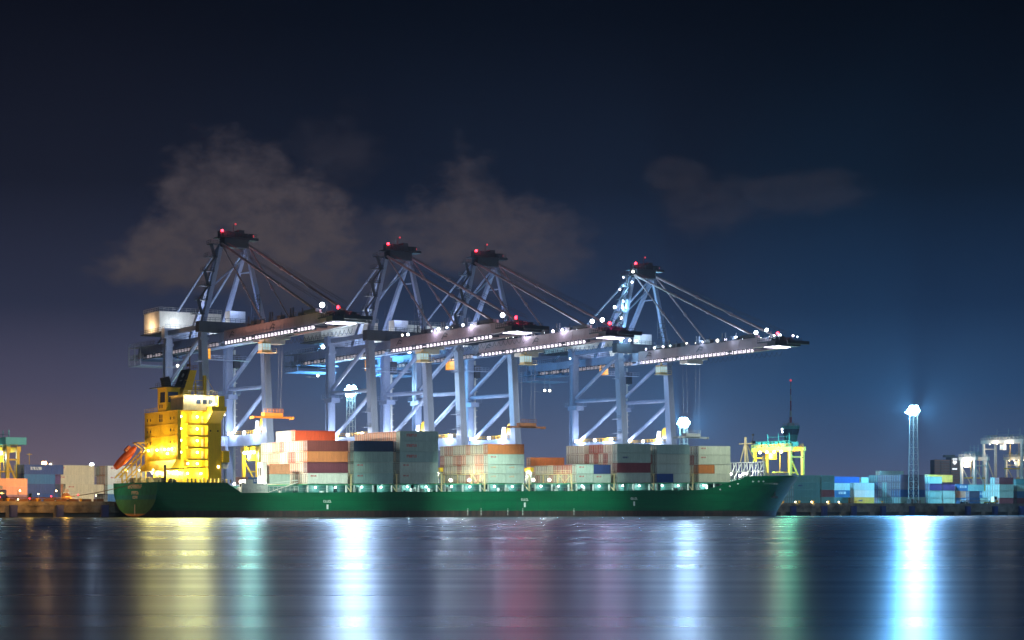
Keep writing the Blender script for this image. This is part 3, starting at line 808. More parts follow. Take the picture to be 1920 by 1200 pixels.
dl((-90.4, VN-.2, 26.4), (0, -.2, 0), 25); dl((-89.0, VN-.2, 13.4), (0, -.2, 0), 12, (1, .95, .8))
# floodlights on the forward face of the deckhouse, shining on the cargo
for v, pw in ((3.5, 9000), (10, 9000), (18, 9000), (26, 9000)):
    mb = MB(); mb.box(UF+.2, UF+.7, v-.3, v+.3, 27.0, 27.6); o = mb.build('floodlight', 'lamp_soft', ship); o.parent = sup
    lamp(ship, (UF+1.2, v, 27.1), pw*3.6, (1, .92, .74), .3, 110, (UF+24, v, 13))

for v, z_, pw in ((6, 12.5, 5000), (16, 12.5, 5000), (25, 12.5, 4500)):  # stern rail lamps added to brighten the aft wall
    mb = MB(); mb.tube((-106.4, v, 9), (-106.4, v, z_-.3), .08, 6, 1); mb.ball((-106.4, v, z_), .2, 8, 5); o = mb.build('added_stern_lamp', ['lamp_warm', 'ship_cream'], ship)
    lamp(ship, (-106.8, v, z_+.3), pw*2.1, (1, .62, .13), .2, 84, (-100, v, 26.5), .7)
for u, z_ in ((-98.9, 23.5), (-94.2, 20.3), (-94.2, 26.6), (-98.9, 17.2), (-93.6, 12), (-97.4, 12)):  # this and the next two loops: spots added for the yellow water streak
    lamp(ship, (u, VN-.5, z_), 5000, (1, .78, .16), 1.2, 130, (u+14, -40, z_-6), .4)
for v, z_ in ((24, 18), (17, 18), (9, 18), (20, 12)):
    lamp(ship, (UA-1.2, v, z_), 4200, (1, .72, .16), 1.2, 130, (UA-1.2+20, -70, z_-4), .4)
for u, z_ in ((-98.5, 31.5), (-93, 31.5)):
    lamp(ship, (u, 1.8, z_), 4800, (1, .93, .5), 1.0, 130, (u+14, -40, z_-6), .4)

lamp(ship, (-89.0, 8, 33.0), 30000, (1, .45, .26), .5, 100, (-68, 10, 50), .8)  # roof spot added to throw warm light on the first crane
lamp(ship, (-107.4, 31.8, 12.5), 120000, (1, .80, .52), .3, 110, (-122, 104, 9), .6)  # unseen spot added to brighten the left yard containers

# free-fall lifeboat and its ramp
ramp = MB()
VL = 25.5
a0, a1 = Vector((-109.0, VL, 10.6)), Vector((-101.3, VL, 18.2))
for dv in (-1.7, 1.7):
    ramp.beam(a0+Vector((0, dv, 0)), a1+Vector((0, dv, 0)), .35)
    ramp.beam((-107.0, VL+dv, 9.1), (-107.0, VL+dv, 12.3), .3); ramp.beam((-101.6, VL+dv, 9.1), (-101.6, VL+dv, 17.8), .3)
    ramp.beam((-107.0, VL+dv, 9.2), (-101.6, VL+dv, 14.6), .25); ramp.beam((-104.2, VL+dv, 9.1), (-104.2, VL+dv, 15), .22)
    ramp.beam((-101.3, VL+dv, 18.4), (-103.6, VL+dv, 20.0), .25)
ramp.box(-104.0, -101.0, VL-1.9, VL+1.9, 20.0, 20.25)
for t in (.1, .3, .5, .7, .9):
    p = a0.lerp(a1, t); ramp.beam(p+Vector((0, -1.7, 0)), p+Vector((0, 1.7, 0)), .2)
ramp.rail([(-108.2, VL-1.9, 10.4), (-102, VL-1.9, 16.6)], 1.0, .04, 1.0)
ramp.build('lifeboat_davit', 'ship_yellow', ship)
boat = bpy.data.objects.new('lifeboat', None); COL.objects.link(boat)
tag(boat, 'orange enclosed lifeboat slanting down on its yellow ramp at the stern', 'lifeboat')
Mq = Matrix.Translation(W(0, 0, 0)) @ Matrix.Rotation(TH, 4, 'Z')
ang = math.atan2(a1.z-a0.z, a1.x-a0.x)
boat.matrix_world = Mq @ Matrix.Translation(a0.lerp(a1, .12)+Vector((-.7, 0, .9))) @ Matrix.Rotation(-ang, 4, 'Y')
lb = MB(); n = 12; rings = []
for i in range(15):
    t = i/14; x = t*8.2; rr = 1.25*max(.05, math.sin(PI*min(1, .08+t*.9)))**.42
    rings.append([(x, rr*math.cos(2*PI*k/n)*1.0, 1.2+rr*.95*math.sin(2*PI*k/n)) for k in range(n)])
vs = [p for r_ in rings for p in r_]; fs = []
for i in range(14):
    for k in range(n): fs.append((i*n+k, i*n+(k+1) % n, (i+1)*n+(k+1) % n, (i+1)*n+k))
fs += [tuple(reversed(range(n))), tuple(range(14*n, 15*n))]
lb.add(vs, fs); smooth(lb.build('hull', 'orange_boat', boat))
lb = MB(); lb.box(5.2, 7.0, -.7, .7, 2.2, 2.85); lb.build('canopy', 'orange_boat', boat)
lb = MB(); lb.box(5.15, 5.2, -.5, .5, 2.4, 2.75); lb.box(5.5, 5.9, -.72, -.7, 2.4, 2.7); lb.build('window', 'window_dark', boat)
# small lifting crane beam along the side deck and stern winches
sd = MB(); sd.tube((-104.8, 1.8, 9.1), (-104.8, 1.8, 13.2), .32, 8); sd.ball((-104.8, 1.8, 13.4), .4); 
sd.beam((-104.5, 1.8, 12.6), (-92.8, 2.0, 13.3), .3)
sd.build('stores_crane', 'dark_steel', ship)
wn = MB(); rnd = random.Random(11)
for k in range(34):
    u = rnd.uniform(-107, -100.5); v = rnd.uniform(1, 24); s_ = rnd.uniform(.2, .8)
    wn.box(u, u+s_, v, v+s_, 9, 9.5+s_*1.3, rnd.choice((0, 1, 2)))
for v in (5, 11, 17, 21): wn.tube((-105, v, 9.9), (-105, v+2.4, 9.9), .75, 12, 1)
for k in range(12):
    u = -99+k*1.1; wn.box(u, u+.3, .8, 1.2, 9, 9.9+rnd.random()*.6, rnd.choice((1, 2)))
wn.build('mooring_winch', ['rust', 'ship_cream', 'dark_steel'], ship)
# deck equipment between the deckhouse and the first stack: white post house with window
dh = MB(); dh.box(-75.6, -74.2, 5.5, 8.5, 6.2, 14.8); dh.box(-82.3, -80.0, 1.5, 5.5, 6.3, 10.1)
dh.box(-83.6, -76, 1.0, 1.3, 6.2, 9.0)
o = dh.build('deck_store', 'house_white', ship)
for v in (6.0, 7.2):
    mb = MB(); mb.box(-75.66, -75.6, v, v+.75, 11.2, 13.4); mb.build('window', 'window_dark', ship)
mb = MB(); mb.box(-82.36, -82.3, 2.0, 5.0, 8.0, 9.2); mb.build('window', 'window_dark', ship)
ga = MB()
for k in range(16):
    t = k/15; ga.box(-85+t*9, -84.7+t*9, 2.6, 3.2, 6.2, 7.0+1.2*abs(math.sin(t*9)))
ga.beam((-76, 1.4, 9.0), (-67, 1.4, 10.0), .18); ga.beam((-76, 1.4, 6.6), (-67, 1.4, 9.4), .18)
ga.rail([(-83, 1, 7.0), (-67, 1, 7.0)], 1.2, .05, 1.2)
ga.build('gangway', 'house_white', ship)
# provision basket hanging outboard of the deckhouse front
pb = MB(); pb.box(-88.0, -86.2, 3.0, 6.0, 14.6, 17.6); 
for k in range(4): pb.box(-88.1, -86.1, 2.9, 6.1, 14.6+k*.95, 14.8+k*.95)
pb.tube((-87.1, 4.5, 17.6), (-88.1, 4.5, 21.5), .05, 4).tube((-87.1, 3.2, 17.6), (-88.1, 4.2, 21.5), .05, 4)
pb.ball((-87.0, 4.4, 13.9), 1.1, 10, 6, 1)
pb.build('liferaft_rack', ['ship_yellow', 'steel'], ship)
# lamps along the passage under the outboard row
k_ = 0
for ub in (-64.6, -50.5, -36.2, -22, -7.8, 8, 22.4, 36.9, 51.4, 67.0):
    for d in (3.4, 9.4):
        u = ub+d; z_ = zc(ub)-.9
        mb = MB(); mb.ball((u, 2.45, z_), .30, 8, 5, 0, .8); mb.build('deck_lamp', 'lamp_white', ship)
        lamp(ship, (u, 1.8, z_-.1), 330, (.8, 1, .92), .15)
for x in (845, 880, 1000, 1030):
    u = U(x, 6); mb = MB(); mb.ball((u, 6, zc(u)+.9), .5, 8, 5); mb.build('deck_lamp', 'lamp_soft', ship)
    lamp(ship, (u-2.5, 5.2, zc(u)+3.2), 2300, (1, .94, .74), .2)
for u, v, z_, pw in ((-83.0, 3, 9.5, 800), (-76.0, 3, 9.2, 700), (-80, 14, 9.0, 1500), (87, 4, 13.2, 500), (91.5, 8, 13.4, 900), (91.5, 16, 13.4, 600), (84.5, 2.5, 12.6, 300)):
    mb = MB(); mb.ball((u, v, z_), .4, 8, 5); mb.build('deck_lamp', 'lamp_soft', ship)
    lamp(ship, (u-.6, v-.6, z_+.2), pw, (1, .95, .82), .2)

# mooring ropes
def rope(pts, label):
    base = Vector(pts[0]); mb = MB()
    for (p, q_) in zip(pts[:-1], pts[1:]): mb.tube(Vector(p)-base, Vector(q_)-base, .11, 5)
    o = mb.build('mooring_rope', 'rope'); o.location = W(*pts[0]); o.rotation_euler = (0, 0, TH)
    tag(o, label, 'rope', 'mooring ropes of the ship')
def sag(a, b_, s_=1.5, n=8):
    a = Vector(a); b_ = Vector(b_); out = []
    for k in range(n+1):
        t = k/n; p = a.lerp(b_, t); p.z -= s_*4*t*(1-t); out.append(tuple(p))
    return out
rope(sag((-107.7, 16, 9.0), (-128, QV+.9, QZ+.8), .8), 'tan mooring rope running left from the ship stern to the quay')
rope(sag((112, 18, 11.8), (128, QV+.9, QZ+.8), .8), 'thin mooring rope running down from the ship bow to the quay')

# ------------------------------------------------------------------ quay cranes
# crane frame: x along the quay, y = -r (negative y is towards the water), z up from sea level
def crane_proto():
    root = thing('quay_crane', 0, 37, 0, 'x', 'crane', 'ship to shore cranes on the quay')
    P_ = lambda w, r_, z_: (w, -r_, z_)
    B = lambda mb, name, mat: mb.build(name, mat, root)
    for w in (-9.6, 9.6):
        m_ = MB()                                                # seaside leg, leaning, wider below
        m_.beam(P_(w, 0, 5.5), P_(w, -1.6, 24), 2.2, 3.0, w2=2.2, h2=2.9); m_.beam(P_(w, -1.6, 24), P_(w, -4, 52.3), 2.1, 2.8, w2=1.9, h2=2.3)
        m_.beam(P_(w, -4, 50.2), P_(w, -4, 51.0), 2.7, 2.9)
        B(m_, 'leg', 'crane_paint')
        m_ = MB(); m_.beam(P_(w, -30, 5.5), P_(w, -30, 53.0), 2.0, 2.3); m_.beam(P_(w, -30, 50.2), P_(w, -30, 51.0), 2.6, 2.8); B(m_, 'leg', 'crane_paint')
        m_ = MB(); m_.box(w-.75, w+.75, 2.6, 28.9, 20.9, 24.1); B(m_, 'portal_beam', 'crane_paint')
        m_ = MB(); m_.rail([(w-.7, 2.8, 24.1), (w-.7, 28.8, 24.1)], 1.1, .06, 1.8); B(m_, 'portal_rail', 'rtg_yellow')
        m_ = MB(); m_.tube(P_(w, -29, 38), P_(w, -2.6, 37.6), .62, 10); B(m_, 'tie_beam', 'crane_paint')
        m_ = MB(); m_.tube(P_(w, -28.9, 39.2), P_(w, -4.6, 51.6), .62, 10); B(m_, 'brace', 'crane_paint')
        m_ = MB(); m_.tube(P_(w, -27.4, 24.1), P_(w, -2.9, 36.6), .62, 10); B(m_, 'brace', 'crane_paint')
        m_ = MB(); m_.box(w-.6, w+.6, 5.2, 28.8, 53.4, 54.7); B(m_, 'top_tie', 'crane_paint')
        # platform at the tie joint
        m_ = MB(); m_.box(w-1.9, w+1.9, 25.6, 32.6, 36.2, 36.4); m_.box(w-1.5, w+1.5, 26.4, 31.6, 35.0, 36.2); m_.rail([(w-1.9, 25.6, 36.4), (w-1.9, 32.6, 36.4)], 1.1, .05, 1.2)
        m_.rail([(w-1.9, 25.6, 36.4), (w+1.9, 25.6, 36.4)], 1.1, .05, 1.2)
        B(m_, 'platform', 'crane_paint')
        for r_, zz in ((0, 5.3), (-30, 5.3)):                    # bogies
            m_ = MB(); m_.box(w-5.2, w+5.2, -r_-.6, -r_+.6, 4.9, 6.4)
            for k in range(8): m_.tube((w-4.6+k*1.3, -r_-.4, 4.45), (w-4.6+k*1.3, -r_+.4, 4.45), .43, 10, 1)
            B(m_, 'bogie', ['crane_paint', 'dark_steel'])
    for r_ in (0, -30):
        m_ = MB(); m_.box(-8.4, 8.4, -r_-.8, -r_+.8, 6.6, 9.2); B(m_, 'sill_beam', 'crane_paint')
    m_ = MB(); m_.box(-8.6, 8.6, 29.2, 30.8, 21.0, 23.9); B(m_, 'portal_beam', 'crane_paint')
    for r_ in (-4, -30):
        m_ = MB(); m_.box(-11.2, 11.2, -r_-1.3, -r_+1.3, 52.5, 55.5); m_.rail([(-11, -r_-1.3, 55.5), (11, -r_-1.3, 55.5)], 1.1, .05, 1.5)
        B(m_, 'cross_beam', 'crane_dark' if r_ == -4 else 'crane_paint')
    # girders: backreach (landward) and boom (seaward)
    for w in (-4.5, 4.5):
        m_ = MB(); m_.box(w-.5, w+.5, -.4, 66, 49.7, 52.35); B(m_, 'girder', 'crane_paint')
        m_ = MB(); m_.prism([(-.5, 49.7), (-62, 49.9), (-67.5, 50.3), (-67.5, 51.6), (-61, 52.9), (-.5, 52.7)], 'x', w-.5, w+.5)
        # panel seams and stiffeners on the boom side
        for k in range(11):
            y = -3-k*6.2; m_.box(w-.54, w+.54, y-.06, y+.06, 49.9, 52.6)
        B(m_, 'boom', 'boom_paint')
    for (y0_, y1_) in ((-74, -.5), (.5, 65)):
        m_ = MB()
        k = y0_
        while k < y1_:
            m_.box(-4, 4, k, k+.5, 50.2, 51.2); k += 6.5
        B(m_, 'girder_tie', 'crane_dark')
    # walkway under the near girder: deck, dividers, glowing strips imitating lit girder underside
    def walk(y0_, y1_, step, matl, nm):
        m_ = MB(); m_.box(-6.6, -5.1, y0_, y1_, 48.35, 48.45)
        k = y0_
        while k < y1_:
            m_.box(-6.62, -6.5, k-.17, k+.17, 48.3, 49.72); m_.box(-6.6, -5.0, k-.12, k+.12, 49.4, 49.7); k += step
        m_.box(-6.64, -6.5, y0_, y1_, 48.22, 48.38); m_.box(-6.6, -6.5, y0_, y1_, 48.95, 49.02)
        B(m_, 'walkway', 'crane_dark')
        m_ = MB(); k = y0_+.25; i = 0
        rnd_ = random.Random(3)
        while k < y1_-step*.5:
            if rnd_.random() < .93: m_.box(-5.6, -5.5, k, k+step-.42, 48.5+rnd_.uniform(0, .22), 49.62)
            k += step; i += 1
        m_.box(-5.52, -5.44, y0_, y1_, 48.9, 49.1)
        B(m_, 'girder_glow_strip', matl)
    walk(-60, -2, 2.05, 'girder_glow', 'a'); walk(2, 58, 2.3, 'girder_glow_dim', 'b')
    for w in (-5.2, 5.2):
        m_ = MB(); m_.rail([(w, -2, 52.7), (w, -60, 52.8)], 1.1, .05, 2.4); B(m_, 'boom_rail', 'crane_dark')
        m_ = MB(); m_.rail([(w, 2, 52.4), (w, 57, 52.4)], 1.1, .05, 2.4); B(m_, 'girder_rail', 'crane_dark')
    rq = random.Random(12)
    for r_ in (17, 31, 32.5, 44, 45.5):
        m_ = MB(); m_.box(-4.9, -4.6, -r_-.2, -r_+.2, 52.6, 55.4); m_.box(-5.0, -4.0, -r_-.5, -r_+.5, 52.6, 53.2); B(m_, 'rope_roller', 'crane_dark')
    for r_ in (20, 24, 37, 50):
        m_ = MB(); m_.box(-5.0, -3.6, -r_-1.2, -r_+1.0, 52.65, 53.6+rq.random()*.6); m_.tube((-4.2, -r_, 53), (-4.2, -r_, 55), .12, 5); B(m_, 'junction_box', 'crane_dark')
    # festoon cable loops under the far girder
    m_ = MB()
    for k in range(24):
        y = -2-k*2.4
        for j in range(4):
            a, b_ = j/4, (j+1)/4; m_.tube((5.6, y-2.4*a, 49.3-1.3*4*a*(1-a)), (5.6, y-2.4*b_, 49.3-1.3*4*b_*(1-b_)), .05, 3)
    B(m_, 'festoon_cable', 'dark_steel')
    # maker's mark: two dark strokes on the boom side
    for y in (-6, -33):
        m_ = MB(); m_.beam((-5.03, y+1.6, 50.5), (-5.03, y-.2, 52.1), .04, .3); m_.beam((-5.03, y-.2, 52.1), (-5.03, y-1.7, 51.6), .04, .3); m_.beam((-5.03, y+1.0, 51.2), (-5.03, y-1.4, 51.0), .04, .25); B(m_, 'side_mark', 'crane_dark')
    # stiffening ladders on the legs
    for w in (-9.6, 9.6):
        m_ = MB(); m_.rail([(w-1.15, 28.6, 25), (w-1.15, 28.6, 49)], .5, .05, 1.0) if 0 else None
        for k in range(16): m_.box(w-1.25, w-1.0, 28.9, 31.1, 8+k*2.7, 8.12+k*2.7)
        m_.box(w-1.3, w-1.1, 29.0, 29.12, 7, 50).box(w-1.3, w-1.1, 30.9, 31.02, 7, 50); B(m_, 'cable_tray', 'crane_paint')
    # boom tip: dark service platform
    m_ = MB(); m_.box(-5.4, 4.6, -70, -61.5, 51.0, 51.35)
    rnd_ = random.Random(8)
    for k in range(26):
        a = rnd_.uniform(-70, -62.5); w = rnd_.uniform(-5.2, 3); s_ = rnd_.uniform(.5, 1.8); m_.box(w, w+s_, a, a+s_*.8, 51.3, 51.6+s_*.7)
    m_.rail([(-5.3, -61.5, 51.3), (-5.3, -70, 51.3), (4.5, -70, 51.3)], 1.1, .06, 1.0)
    for y in (-62, -65, -69): m_.tube((-3, y, 51), (-3, y, 54.5), .08, 5)
    m_.box(-5.2, 4.4, -69.6, -66, 50.0, 51.0); m_.box(-5.8, -4.0, -61, -54, 53.0, 53.8)
    B(m_, 'tip_platform', 'crane_dark')
    m_ = MB(); m_.box(-3.6, 3.2, -66.5, -62.5, 49.86, 49.96); B(m_, 'tip_light', 'lamp_violet')
    # back platform with hoist gear
    m_ = MB(); m_.box(-6.8, 6.8, 57, 70, 48.6, 48.9)
    for k in range(34):
        a = rnd_.uniform(58, 69); w = rnd_.uniform(-6.6, 5.5); s_ = rnd_.uniform(.4, 1.5); m_.box(w, w+s_, a, a+s_, 48.9, 49.2+s_)
    m_.rail([(-6.8, 57, 48.9), (-6.8, 70, 48.9), (6.8, 70, 48.9)], 1.1, .06, 1.2); m_.rail([(-6.8, 48, 52.4), (-6.8, 69, 52.4)], 1.2, .06, 1.2)
    m_.box(-7, 7, 59, 69, 46.6, 46.8); m_.rail([(-7, 59, 46.8), (-7, 69, 46.8)], 1.1, .05, 1.4)
    m_.box(-7, -5, 48, 69, 52.2, 52.4)
    for y in (59, 64, 69): m_.beam((-7, y, 46.6), (-7, y, 53), .25)
    B(m_, 'back_platform', 'crane_paint')
    # machinery house
    m_ = MB(); m_.box(-10.3, 9.5, 35, 47.5, 54.9, 61.0); 
    for k in range(22): m_.box(-10.34, -10.3, 35.3+k*.55, 35.36+k*.55, 55, 60.9)
    for k in range(32): m_.box(-10.0+k*.6, -9.94+k*.6, 34.96, 35.0, 55, 60.9)
    house = B(m_, 'machinery_house', 'house_white')
    m_ = MB(); m_.box(-10.5, 9.7, 34.8, 47.7, 61.0, 61.15); m_.rail([(-10.4, 47.6, 61.15), (-10.4, 34.9, 61.15), (9.6, 34.9, 61.15)], 1.1, .06, 1.4); o = B(m_, 'roof_rail', 'steel'); o.parent = house
    m_ = MB(); m_.box(-10.44, -10.3, 43, 44.6, 55.1, 57.4).box(-7.2, -5.7, 34.86, 35, 57.2, 59.4); o = B(m_, 'door', 'house_white'); o.parent = house
    m_ = MB(); m_.box(-10.9, 10, 30, 49, 54.6, 54.88); m_.rail([(-10.8, 30, 54.9), (-10.8, 49, 54.9)], 1.1, .05, 1.3); B(m_, 'house_floor', 'crane_dark')
    # electrical cabin at the cross beam
    m_ = MB(); m_.box(-1, 3.8, 4.5, 8, 55.5, 59.0); B(m_, 'switch_cabin', 'house_white')
    # white slanted plates standing in for the brightly lit underside of the portal top
    m_ = MB(); m_.prism([(6.2, 52.5), (15, 52.5), (17.5, 56.2), (8.2, 56.2)], 'x', 1.8, 2.0); m_.prism([(17, 52.5), (25, 52.5), (26.5, 55.6), (19, 55.6)], 'x', 1.8, 2.0); m_.box(1.75, 2.05, 6, 27, 52.3, 52.5); B(m_, 'lit_underside_standin', 'house_white')
    # A frame
    for sx in (-1, 1):
        m_ = MB(); m_.beam(P_(sx*9.3, -4, 55.5), P_(sx*4.1, -4, 77), 1.3, 1.5, w2=1.1, h2=1.2); B(m_, 'front_post', 'crane_paint')
        m_ = MB(); m_.beam(P_(sx*4.6, -24.5, 52.4), P_(sx*4.0, -5, 77), 1.2, 1.4, w2=1.0, h2=1.1); B(m_, 'rear_post', 'crane_paint')
        m_ = MB(); m_.tube(P_(sx*4.1, -5, 77.6), P_(sx*4.6, -50, 53), .3, 8); B(m_, 'back_stay', 'crane_paint')
        for (r_, th) in ((26, .27), (60.5, .36)):
            m_ = MB(); m_.tube(P_(sx*4.1, -3, 77.8), P_(sx*4.5, r_, 52.9), th, 6)
            a, b_ = Vector(P_(sx*4.1, -3, 77.8)), Vector(P_(sx*4.5, r_, 52.9))
            for t in (.35, .62) if r_ > 30 else (.55,):
                p = a.lerp(b_, t); d = (b_-a).normalized(); m_.tube(p-d*.6, p+d*.6, th+.2, 6)
            m_.box(sx*4.5-.3, sx*4.5+.3, -r_-.8, -r_+.8, 52.4, 53.6)
            B(m_, 'fore_stay', 'boom_paint')
        m_ = MB()
        for dz in (.9, 1.6): m_.tube(P_(sx*3.2, -3, 78.0+dz*.4), P_(sx*3.6, 64, 53.0+dz), .06, 4)
        B(m_, 'boom_hoist_rope', 'dark_steel')
    m_ = MB(); m_.tube(P_(4.2, -5, 75), P_(-6.3, -4, 66), .25, 6); m_.tube(P_(-4.3, -10, 70.5), P_(-5.8, -4, 70.5), .25, 6); m_.tube(P_(4.3, -10, 70.5), P_(5.8, -4, 70.5), .25, 6)
    B(m_, 'cross_brace', 'crane_paint')
    m_ = MB(); m_.box(-3.6, 3.8, 2.2, 6.0, 77.0, 79.6); m_.box(-5.2, 5.4, 1.4, 6.6, 79.6, 79.8)
    for k in range(9):
        w = -5+k*1.15; s_ = rnd_.uniform(.5, 1.2); m_.box(w, w+s_, 2, 4, 79.8, 80.1+s_*1.2)
    m_.box(.6, 2.4, 2, 5, 79.8, 82.0); m_.tube((-.6, 3, 79.8), (-.6, 3, 83.6), .1, 5)
    m_.rail([(-5.5, 1.1, 79.8), (5.7, 1.1, 79.8)], 1.1, .06, 1.1); m_.box(3.8, 6.6, 1.5, 5, 79.2, 79.9)
    B(m_, 'apex_platform', 'crane_dark')
    # stair flights up the near posts
    m_ = MB(); zs = [57.5, 61.5, 65.6, 69.8, 73.9, 77.6]
    for i, z_ in enumerate(zs):
        t = (z_-55.5)/21.5; w = -9.3+5.2*t-1.0
        m_.box(w-2.6, w+.6, 3.0, 5.8, z_, z_+.15); m_.rail([(w-2.6, 3.0, z_), (w+.4, 3.0, z_)], 1.1, .06, 1.0); m_.rail([(w-2.6, 3.0, z_), (w-2.6, 5.8, z_)], 1.1, .06, 1.0)
        if i < 5:
            t2 = (zs[i+1]-55.5)/21.5; w2 = -9.3+5.2*t2-1.0
            if i % 2: m_.beam((w-2.3, 3.4, z_), (w2-.2, 3.4, zs[i+1]), .9, .2)
            else: m_.beam((w-.2, 3.4, z_), (w2-2.3, 3.4, zs[i+1]), .9, .2)
    B(m_, 'stairway', 'crane_dark')
    # boom latch towers
    for w, y in ((6.5, 22.0), (6.0, 2.2)):
        m_ = MB()
        for a in (-.9, .9):
            for b_ in (-.9, .9): m_.tube((w+a, y+b_, 55.5 if y < 10 else 52.4), (w+a, y+b_, 64), .09, 4)
        z_ = 55
        while z_ < 64:
            for (a, b_, c_, d) in ((-.9, -.9, .9, -.9), (.9, -.9, .9, .9), (-.9, .9, .9, .9), (-.9, -.9, -.9, .9)): m_.tube((w+a, y+b_, z_), (w+c_, y+d, z_), .06, 4)
            m_.tube((w-.9, y-.9, z_), (w+.9, y-.9, z_+1.5), .05, 4)
            if int(z_) % 3 == 0: m_.box(w-1.8, w+1.8, y-1.2, y+1.2, z_, z_+.08)
            z_ += 1.5
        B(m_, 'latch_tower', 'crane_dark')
    # lift shaft at the far landside leg, ladders
    m_ = MB(); m_.box(11.1, 11.7, 29.4, 30.2, 6, 50)
    z_ = 8
    while z_ < 50: m_.box(11.7, 12.3, 29.3, 30.3, z_, z_+.15); z_ += 2.0
    m_.box(10.9, 12.9, 28.6, 31, 44.5, 48.5, 1)
    B(m_, 'lift_shaft', ['light_steel', 'crane_dark'])
    for z_ in (14, 17, 26.5, 31, 44):
        m_ = MB(); m_.box(-12.2, -10.6, 1, 4, z_, z_+.15); m_.rail([(-12.2, 1, z_), (-10.7, 1, z_)], 1.1, .07, 1.4)
        B(m_, 'ladder_landing', 'crane_paint')
    # cable reel on the far portal beam
    m_ = MB(); m_.tube((9.2, 4.6, 27.0), (10.1, 4.6, 27.0), 1.9, 16); m_.box(8.9, 10.8, 6.6, 8.6, 25.8, 27.8, 1); m_.box(8.9, 10.8, 3.5, 9, 24.1, 25.4, 2)
    B(m_, 'cable_reel', ['rtg_yellow', 'house_white', 'crane_paint'])
    # beacon
    m_ = MB(); m_.tube((-4.6, 1.6, 79.8), (-4.6, 1.6, 81.0), .12, 6, 1); m_.ball((-4.6, 1.6, 81.3), .42, 8, 6); B(m_, 'beacon', ['lamp_red', 'dark_steel'])
    m_ = MB(); m_.ball((.1, 3, 83.7), .3, 8, 5).ball((5.6, 3, 80.6), .3, 8, 5).ball((-2.6, 3, 81.2), .25, 8, 5); B(m_, 'beacon', 'lamp_red_dim')
    m_ = MB(); m_.tube((-2.5, -67.5, 51.3), (-2.5, -67.5, 53.4), .1, 6, 1); m_.ball((-2.5, -67.5, 53.7), .45, 8, 6); B(m_, 'beacon', ['lamp_red', 'dark_steel'])
    # portal lamps
    for w, y in ((9.4, 27.0), (9.4, 16), (9.4, 6.5), (-9.9, 27.0), (-9.9, 16), (-9.9, 6.5)):
        m_ = MB(); m_.ball((w-.9, y, 24.7), .5, 8, 5); B(m_, 'floodlight', 'lamp_white')
    return root
proto = crane_proto()
PIX = {'crane_paint': None}
cr_specs = [
 (-68.3, 'quay crane nearest the ship stern, boom side brownish, machinery house orange lit'),
 (-15.0, 'second quay crane from the left, behind the blue white mast lamp'),
 (15.5, 'third quay crane from the left, close beside the second one'),
 (75.1, 'quay crane farthest right, its mast and boom dotted with white lamps'),
]
cranes = []
for i, (uc, lab) in enumerate(cr_specs):
    if i == 0: r_ = proto
    else:
        r_ = proto.copy(); COL.objects.link(r_)
        for ch in kids(proto):
            c_ = ch.copy(); COL.objects.link(c_); c_.parent = r_
            for g in kids(ch):
                d_ = g.copy(); COL.objects.link(d_); d_.parent = c_
    r_.location = W(uc, 37, 0); r_['label'] = lab
    cranes.append(r_)
bpy.context.view_layer.update()
# per crane: trolley, cab, lamps
LR = random.Random(21)
def cl_(cr, w, r_, z_, rad=.45, mat='lamp_white', name='floodlight'):
    if mat == 'lamp_white' and rad < .5:
        rad *= LR.choice((.65, .8, 1.0, 1.15)); mat = LR.choice(('lamp_white', 'lamp_white', 'lamp_violet', 'lamp_soft')); r_ += LR.uniform(-.7, .7); z_ += LR.uniform(-.25, .2)
    m_ = MB(); m_.ball((w, -r_, z_), rad, 8, 5); m_.tube((w, -r_, z_-1.0), (w, -r_, z_-rad*.8), .06, 4, 1); return m_.build(name, [mat, 'dark_steel'], cr)
def trolley(cr, r_, cabr, amber=False, spread_z=None):
    m_ = MB(); m_.box(-4.2, 4.2, -r_-3, -r_+3, 48.9, 49.6); m_.box(-3, 3, -r_-2, -r_+2, 47.6, 48.9)
    m_.build('trolley', 'light_steel', cr)
    m_ = MB(); m_.box(-5.6, -3.0, -cabr-1.3, -cabr+1.3, 44.9, 47.7)
    for k in range(3): m_.box(-5.66, -5.6, -cabr-1.2+k*.85, -cabr-.55+k*.85, 45.4, 47.2, 1)
    for k in range(3): m_.box(-5.5+k*.85, -4.85+k*.85, -cabr-1.36, -cabr-1.3, 45.4, 47.2, 1)
    m_.box(-5.8, -1.5, -cabr-1.6, -cabr+1.6, 44.7, 44.9); m_.rail([(-5.8, -cabr-1.6, 44.9), (-1.5, -cabr-1.6, 44.9)], 1.1, .05, 1.2); m_.box(-4.5, -4.1, -cabr-.2, -cabr+.2, 47.7, 49)
    m_.build('operator_cab', ['ship_cream' if not amber else 'rtg_yellow', 'lamp_amber' if amber else 'lit_glass'], cr)
    if spread_z:
        m_ = MB()
        for a in (-2.6, 2.6):
            for b_ in (-1, 1): m_.tube((a, -r_+b_, 48), (a*.8, -r_+b_, spread_z+1.2), .022, 4)
        m_.build('hoist_rope', 'steel', cr)
        m_ = MB(); m_.box(-6.1, 6.1, -r_-.5, -r_+.5, spread_z, spread_z+.5); m_.box(-6.1, -5.8, -r_-1.2, -r_+1.2, spread_z-.2, spread_z+.5); m_.box(5.8, 6.1, -r_-1.2, -r_+1.2, spread_z-.2, spread_z+.5)
        m_.box(-2.8, 2.8, -r_-1.1, -r_+1.1, spread_z+.5, spread_z+1.5)
        m_.rail([(-2.8, -r_-1.1, spread_z+1.5), (2.8, -r_-1.1, spread_z+1.5)], 1.0, .05, .9)
        m_.build('spreader', 'fabric_orange' if cr is cranes[0] else 'rust' if cr is cranes[2] else 'steel', cr)
trolley(cranes[0], 22, 26.5, False, 27.2)
trolley(cranes[1], 14, 19, False, None)
